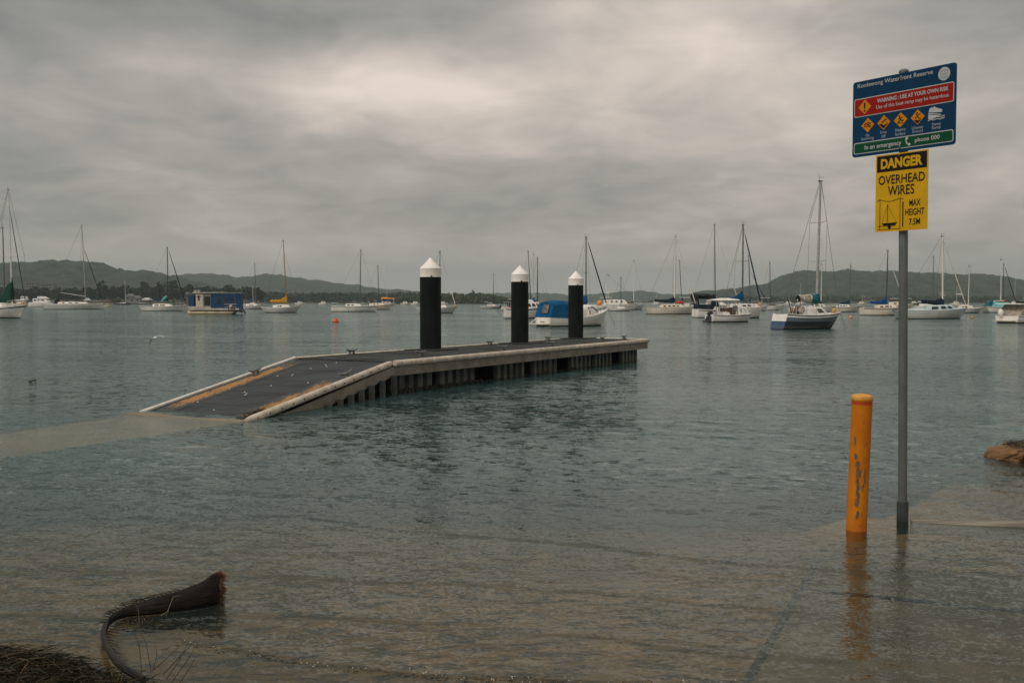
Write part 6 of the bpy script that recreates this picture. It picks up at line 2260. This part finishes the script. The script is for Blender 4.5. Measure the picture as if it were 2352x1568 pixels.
# thin dead stalks rising from the wrack
stalkm = mat('dead_stalk', (0.045, 0.038, 0.022), 0.8, var=0.2)
stalks = [((326, 1545), (302, 1435), .10), ((347, 1542), (312, 1425), .10), ((350, 1540), (418, 1478), .10), ((352, 1538), (356, 1478), .09), ((374, 1548), (452, 1464), .08), ((382, 1560), (430, 1478), .09), ((393, 1568), (448, 1484), .08), ((412, 1568), (450, 1506), .06), ((320, 1440), (306, 1375), .12)]
st = empty('dead_stalks', G(350, 1545))
tag(st, 'thin dead stalks sticking out of the seaweed bank', 'twigs')
for (a, c_, z1) in stalks:
    p0 = G(a[0], a[1], .03)
    p1 = D(c_[0], c_[1], p0.y + .12)
    mid_ = p0.lerp(p1, .5) + Vector((0.012, 0, .01))
    m_ = MB()
    o0 = st.location
    m_.tube([p0 - Vector(o0), mid_ - Vector(o0), p1 - Vector(o0)], [.0022, .0018, .0009], 5)
    m_.build('stalk', stalkm, st)

# ------------------------------------------------------------------ palm frond base lying in the shallows
pm = bpy.data.materials.new('dead_palm_sheath')
pm.use_nodes = True
q = NB(pm.node_tree)
q.t.nodes.clear()
uvn = q.n('ShaderNodeAttribute', attribute_name='along')
al = uvn.outputs['Fac']
tcn = q.n('ShaderNodeTexCoord')
nA = q.noise(q.vmath('MULTIPLY', tcn.outputs['Object'], (3, 3, 14)), 7, 5, .65)
nB2 = q.noise(tcn.outputs['Object'], 11, 4, .6, .6)
c = q.mix(q.mapr(nA.outputs[0], .35, .7), (.0045, .0035, .0025, 1), (.014, .010, .006, 1))
c = q.mix(q.mapr(nB2.outputs[0], .62, .74, 0, .7), c, (.10, .058, .020, 1))
c = q.mix(q.mapr(al, .35, .05, 0, .6), c, (.020, .022, .018, 1))
c = q.mix(q.mapr(q.math('ADD', al, q.math('MULTIPLY', nB2.outputs[0], .06)), .97, 1.06, 0, .75), c, (.17, .065, .016, 1))
bpn = q.n('ShaderNodeBump', i_Distance=.006, i_Height=nA.outputs[0])
pr = q.n('ShaderNodeBsdfPrincipled', i_Base_Color=c, i_Roughness=0.42, i_Specular_IOR_Level=0.16, i_Normal=bpn)
q.n('ShaderNodeOutputMaterial', i_0=pr)
fro = empty('palm_frond', G(420, 1400))
tag(fro, 'dead brown palm frond base with flared sheath curling in the shallows', 'palm frond')
FO = Vector(fro.location)
# (picture x, y of lower edge, y of upper edge, height of lower edge)
prof = [(330, 1568, 1552, .03), (285, 1545, 1524, .03), (262, 1522, 1500, .028), (247, 1498, 1478, .022), (238, 1474, 1452, .018), (243, 1448, 1428, .016), (262, 1427, 1406, .012), (290, 1417, 1392, .008), (325, 1413, 1380, .004), (365, 1410, 1369, .0), (405, 1405, 1357, -.005), (440, 1401, 1345, -.008), (468, 1397, 1332, -.010), (490, 1392, 1318, -.010), (505, 1386, 1314, -.006)]
rings = []
alongs = []
N = len(prof)
cent_ = []
for i, (px, yl, yu_, zl_) in enumerate(prof):
    lo_ = G(px, yl, zl_)
    hi_ = D(px - (4 if i > N - 3 else 0), yu_, lo_.y + .01 + .05 * (i / N))
    cent_.append((lo_, hi_))
for i, (lo_, hi_) in enumerate(cent_):
    a, b2 = cent_[max(0, i - 1)][0], cent_[min(N - 1, i + 1)][0]
    d_ = (b2 - a).normalized()
    h_ = (hi_ - lo_)
    out_ = d_.cross(h_).normalized()
    if out_.y > 0:
        out_ = -out_
    t = i / (N - 1)
    r_ = h_.length / 2
    belly = .55 if t < .45 else .55 - .45 * (t - .45)
    c0 = (lo_ + hi_) / 2
    ring = []
    K = 14
    for k_ in range(K):
        ang = -math.pi / 2 + math.pi * k_ / (K - 1)
        wob = 1 + .10 * math.sin(k_ * 2.3 + i * 1.1) * (1 if t < .5 else .5) + .06 * math.sin(k_ * 5.1 + i * 2.7)
        ring.append(c0 + h_.normalized() * r_ * math.sin(ang) * (1 + .05 * math.sin(i * 2.9) * (k_ > 10)) + out_ * r_ * belly * math.cos(ang) * wob)
    inner = .12 if t < .45 else .12 + .55 * smooth((t - .45) / .4)      # the sheath opens into a trough
    for k_ in range(K):
        ang = math.pi / 2 - math.pi * k_ / (K - 1)
        ring.append(c0 + h_.normalized() * r_ * .94 * math.sin(ang) + out_ * (r_ * belly * math.cos(ang) * float(inner) - .008) - out_ * .3 * r_ * math.cos(ang) * (1 - float(inner)))
    rings.append([p_ - FO for p_ in ring])
g0 = np.random.default_rng(77)
jag = [g0.uniform(-.018, .014) for _ in range(28)]
d_end = (rings[-1][7] - rings[-2][7]).normalized()
rings[-1] = [p_ + d_end * jag[i] for i, p_ in enumerate(rings[-1])]
# refine along the length
fine = []
for i in range(N - 1):
    for s_ in range(4):
        t = s_ / 4
        P0, P1, P2, P3 = rings[max(0, i - 1)], rings[i], rings[i + 1], rings[min(N - 1, i + 2)]
        fine.append([0.5 * (2 * b_ + (c_ - a_) * t + (2 * a_ - 5 * b_ + 4 * c_ - d2) * t * t + (-a_ + 3 * b_ - 3 * c_ + d2) * t ** 3) for a_, b_, c_, d2 in zip(P0, P1, P2, P3)])
fine.append(rings[-1])
m_ = MB()
m_.loft(fine)
so = m_.build('sheath', pm, fro, True)
nA_ = so.data.attributes.new('along', 'FLOAT', 'POINT')
nA_.data.foreach_set('value', np.repeat(np.linspace(0, 1, len(fine)), len(fine[0])).astype(np.float32))
# fibrous fringe along the flared end, top edge and trailing below
fibm = mat('orange_fibre', (.135, .052, .012), .8, var=.3, scale=30)
fibd = mat('dark_fibre', (.030, .021, .009), .8, var=.3, scale=30)
g = np.random.default_rng(4)
m_ = MB()
er = fine[-1]
for i in range(300):
    k_ = g.integers(4, 13)
    p_ = Vector(er[k_]).lerp(Vector(er[k_ + 1]), g.uniform())
    d_ = Vector((g.uniform(.2, 1), g.uniform(-.5, .3), g.uniform(-.6, .5))).normalized() * g.uniform(.008, .036)
    m_.tube([p_ - d_ * .3, p_ + d_ * .6, p_ + d_ + Vector((0, 0, g.uniform(-.004, .004)))], [.0016, .0011, .0005], 4)
tag(m_.build('end_fringe', fibm, fro), kind='stuff')
m_ = MB()
for i in range(200):
    k_ = g.integers(0, 8)
    p_ = Vector(er[k_]).lerp(Vector(er[k_ + 1]), g.uniform())
    d_ = Vector((g.uniform(.2, 1), g.uniform(-.6, .1), g.uniform(-.8, .3))).normalized() * g.uniform(.008, .034)
    m_.tube([p_ - d_ * .4, p_ + d_ * .6, p_ + d_], [.002, .0014, .0005], 4)
tag(m_.build('end_fringe', fibd, fro), kind='stuff')
m_ = MB()
for i in range(170):
    f_ = int(min(.8, max(.36, g.normal(.55, .10))) * len(fine))
    p_ = Vector(fine[f_][13])
    d_ = Vector((g.uniform(-1, -.3), g.uniform(-.2, .3), g.uniform(-.1, .22))).normalized() * g.uniform(.01, .06)
    m_.tube([p_, p_ + d_ * .6 + Vector((0, 0, .003)), p_ + d_], [.0018, .0013, .0005], 4)
tag(m_.build('edge_fibres', fibd, fro), kind='stuff')
m_ = MB()
for i in range(620):
    f_ = int(g.uniform(.50, .97) * len(fine))
    p_ = Vector(fine[min(f_, len(fine) - 1)][0])
    l_ = g.uniform(.04, .17) * (.5 + f_ / len(fine) * .7)
    d_ = Vector((g.uniform(-.25, .45), -1, 0)).normalized() * l_
    z_ = g.uniform(-.012, .009)
    m_.tube([p_ + Vector((0, .0, -.005)), p_ + d_ * .55 + Vector((g.uniform(-.01, .01), 0, z_)), p_ + d_ + Vector((g.uniform(-.02, .02), 0, z_ - .006))], [.0018, .0014, .0005], 4)
for i in range(70):
    f_ = int(g.uniform(.2, .45) * len(fine))
    p_ = Vector(fine[f_][0])
    d_ = Vector((1, g.uniform(-.4, -.1), 0)).normalized() * g.uniform(.03, .09)
    m_.tube([p_, p_ + d_ * .6, p_ + d_ + Vector((0, 0, -.006))], [.0018, .0013, .0005], 4)
tag(m_.build('trailing_fibres', fibd, fro), kind='stuff')
strawm = mat('straw', (.20, .165, .10), .7, var=.1)
m_ = MB()
p0, p1, p2 = D(380, 1457 - 6, 5.0) - FO, D(396, 1482, 4.98) - FO, D(413, 1453, 5.0) - FO
a0, a1, a2 = D(378, 1505 - 2, 4.93) - FO, D(398, 1477, 4.96) - FO, D(415, 1452, 5.02) - FO
m_.tube([D(361, 1503 * 0 + 1417, 5.02) - FO, D(385, 1403, 5.03) - FO, D(398, 1370, 5.08) - FO, D(415, 1366, 5.1) - FO], [.0016, .0016, .0014, .0006], 4)
m_.tube([D(377, 1418, 5.02) - FO, D(388, 1402, 5.03) - FO], [.0014, .0008], 4)
m_.build('straw_blades', strawm, fro)

# small drift of weed bits and foam specks in the shallows
m_ = MB()
g = np.random.default_rng(9)
for i in range(230):
    x, y = g.uniform(-3, 2.4), g.uniform(4.2, 7.2)
    z = float(bed(np.array(x), np.array(y))) + .004
    a = g.uniform(0, 6.28)
    l_ = g.uniform(.01, .06)
    p_ = Vector((x, y, z))
    d_ = Vector((math.cos(a), math.sin(a), 0)) * l_
    m_.tube([p_, p_ + d_ * .5 + Vector((g.uniform(-.01, .01), g.uniform(-.01, .01), .004)), p_ + d_], [.002, .002, .001], 4)
for i in range(520):
    x = g.uniform(-1.6, 1.2)
    y = float(np.interp(x, [-1.75, -1.5, -0.9, -0.3, 0.4, 1.2], [4.72, 4.62, 4.36, 4.2, 4.13, 4.10])) + g.normal(-.02, .02)
    p_ = Vector((x, y, g.uniform(-.012, .006)))
    a = g.uniform(0, 6.28)
    d_ = Vector((math.cos(a), math.sin(a) * .4, 0)) * g.uniform(.006, .035)
    m_.tube([p_, p_ + d_ * .5 + Vector((0, g.uniform(-.006, .006), .002)), p_ + d_], [.0016, .0016, .0007], 4)
tag(m_.build('weed_bits', weedm), 'scattered scraps of dark weed on the sandy bottom', 'weed', kind='stuff')
foamm = mat('foam_bubble', (.75, .74, .70), .25, var=.05)
m_ = MB()
Lx = [-1.75, -1.5, -0.9, -0.3, 0.4, 1.2]
Ly = [4.72, 4.62, 4.36, 4.2, 4.13, 4.10]
for i in range(150):
    u = g.uniform()
    if u < .72:
        x = g.uniform(-1.6, 1.1)
        y = float(np.interp(x, Lx, Ly)) + g.normal(0.0, .022) - .012
        z = .006
    elif u < .85:
        x, y, z = g.normal(-1.93, .07), g.normal(4.93, .02), .004
    else:
        x, y, z = g.normal(-1.9, .12), g.normal(5.16, .012), .004
    r_ = g.uniform(.0007, .0026)
    m_.lathe([(r_ * .5, 0), (r_, r_ * .5), (r_ * .6, r_ * 1.2)], 6, 0, (x, y, z))
tag(m_.build('foam_specks', foamm), 'tiny foam bubbles along the swash line', 'foam', kind='stuff')

# ------------------------------------------------------------------ eroded sand mound at the right edge
mound = empty('sand_mound', G(2352, 1062))
tag(mound, 'eroded orange sand mound topped with dry seaweed at the right edge', 'sand mound')
MO = Vector(mound.location)
orm = mat('orange_sand', (.25, .130, .045), .9, var=.35, scale=11, col2=(.14, .075, .030), bump=.02)
nU, nV = 110, 64
U, V_ = np.meshgrid(np.linspace(0, 1, nU), np.linspace(0, 1, nV), indexing='ij')
# closed cross-section: front foot, undercut face, lip, flat top, back, underside
cy_ = np.interp(V_, [0, .14, .26, .36, .42, .50, .70, .84, 1], [0, .012, .022, .045, .085, .16, .55, .72, 0])
cz_ = np.interp(V_, [0, .14, .26, .36, .42, .50, .70, .84, 1], [-.14, .03, .075, .103, .115, .117, .105, -.14, -.14])
nose = np.sqrt(np.clip(1 - (1 - np.clip(U / .075, 0, 1)) ** 2, 0.0004, 1))
rag = .12 * fbm(U * 40, V_ * 9, 5, 3) + .020 * np.sin(U * 120 + 6 * fbm(U * 24, V_ * 4, 2, 6)) * np.exp(-((V_ - .18) / .13) ** 2) + .014 * fbm(U * 90, V_ * 26, 3, 14)
top = (V_ > .02) & (V_ < .82)
xx = -0.20 + U * 2.6 + .03 * fbm(V_ * 9, U * 0 + 3, 3, 4) * (U < .08)
yy = .34 + (cy_ - .34) * nose + rag * top + .05 * np.sin(U * 9)
zz_ = -.14 + (cz_ + .14) * (.35 + .65 * nose) + .045 * fbm(U * 26, V_ * 10, 4, 12) * top * nose
mo_ = npmesh('sand_body', np.stack([xx, yy, zz_], -1).reshape(-1, 3), gridfaces(nU, nV), orm)
mo_.parent = mound


def smm(g_):
    u, y_ = g_.uniform(.05, 1), g_.uniform(.02, .5)
    return (-.06 + u * 2.4, y_ + .06 + .05 * math.sin(u * 9), .124 - .03 * max(0, y_ - .3) * 2 + g_.uniform(-.012, .035)), None


o_ = strands(3000, smm, .09, .006, 21, wrackm, 'seaweed_cover', parent=mound)
tag(o_, kind='stuff')
o_ = strands(900, smm, .10, .005, 22, mat('dry_weed_grey', (.13, .13, .10), .8, var=.3), 'seaweed_cover', parent=mound)
tag(o_, kind='stuff')

# ------------------------------------------------------------------ gull skimming the water
gl_ = D(356, 776, 36)
gu = empty('gull', gl_)
gu.location = gl_
tag(gu, 'white gull gliding low over the water left of the ramp', 'bird')
gw = mat('gull_white', (.70, .68, .65), .7, var=.06)
gg = mat('gull_grey', (.26, .27, .27), .7, var=.1)
gd = mat('gull_dark', (.03, .03, .03), .7, var=.1)
kk = 36 / FPX
PX = lambda fx, fy, dy=0.0: Vector(((fx - 356) * kk, dy, -(fy - 776) * kk))
m_ = MB()
m_.tube([PX(350.5, 779.5, .06), PX(352, 778.5, .03), PX(355, 776.5, 0), PX(358, 775, -.04), PX(360.5, 774.6, -.08), PX(362, 775, -.10), PX(363, 775.4, -.12)], [.012, .03, .048, .045, .032, .030, .008], 10)
m_.build('body', gw, gu, True)


def wing(pts, ch, m, nm):
    m_ = MB()
    rr2 = []
    for (p_, c_) in zip(pts, ch):
        rr2.append([p_ + Vector((0, -c_ * .45, .004)), p_ + Vector((0, -c_ * .1, .016)), p_ + Vector((0, c_ * .55, .0)), p_ + Vector((0, -c_ * .1, -.006))])
    m_.loft(rr2)
    return m_.build(nm, m, gu, True)


wing([PX(355.5, 775.2), PX(361, 771.8), PX(367, 770.6), PX(372, 771.4), PX(378, 774.2)], [.11, .13, .12, .10, .05], gw, 'wing')
wing([PX(378, 774.2), PX(380.5, 775.6), PX(382.5, 776.6)], [.05, .035, .012], gd, 'wing_tip')
wing([PX(352.5, 777.5), PX(348.5, 779), PX(346.2, 782.5), PX(344.0, 788)], [.11, .12, .11, .06], gg, 'wing')
wing([PX(344.0, 788), PX(342.8, 791), PX(342.0, 793.5)], [.06, .04, .012], gd, 'wing_tip')

# dark stick poking out of the water at the far left
sk = G(72, 877)
so_ = empty('drift_stick', sk)
tag(so_, 'small dark stick poking out of the water at the left', 'stick')
m_ = MB()
kk2 = sk.y / FPX
m_.tube([((64 - 72) * kk2, 0, -.01), ((70 - 72) * kk2, 0, .012), ((77 - 72) * kk2, -.01, .028), ((82 - 72) * kk2, -.02, .038), ((84 - 72) * kk2, -.02, .075)], [.008, .016, .014, .012, .004], 6)
m_.build('stem', weedm, so_)
m_ = MB()
m_.tube([((79 - 72) * kk2, -.01, .03), ((81 - 72) * kk2, .02, .012), ((82 - 72) * kk2, .03, -.01)], [.009, .006, .004], 5)
m_.build('side_twig', weedm, so_)

# ================================================================== AIR
hz_ = MB()
hz_.box(-3800, 3800, -60, 5200, -9.5, 160)
hm = bpy.data.materials.new('sea_haze')
hm.use_nodes = True
q = NB(hm.node_tree)
q.t.nodes.clear()
pv_ = q.n('ShaderNodeVolumePrincipled', i_Color=(0.60, 0.71, 0.70, 1), i_Density=0.00021, i_Anisotropy=0.2)
o2 = q.n('ShaderNodeOutputMaterial')
q.t.links.new(pv_.outputs[0], o2.inputs['Volume'])
ho = hz_.build('haze', hm)
tag(ho, 'pale grey humid air over the bay', kind='stuff')
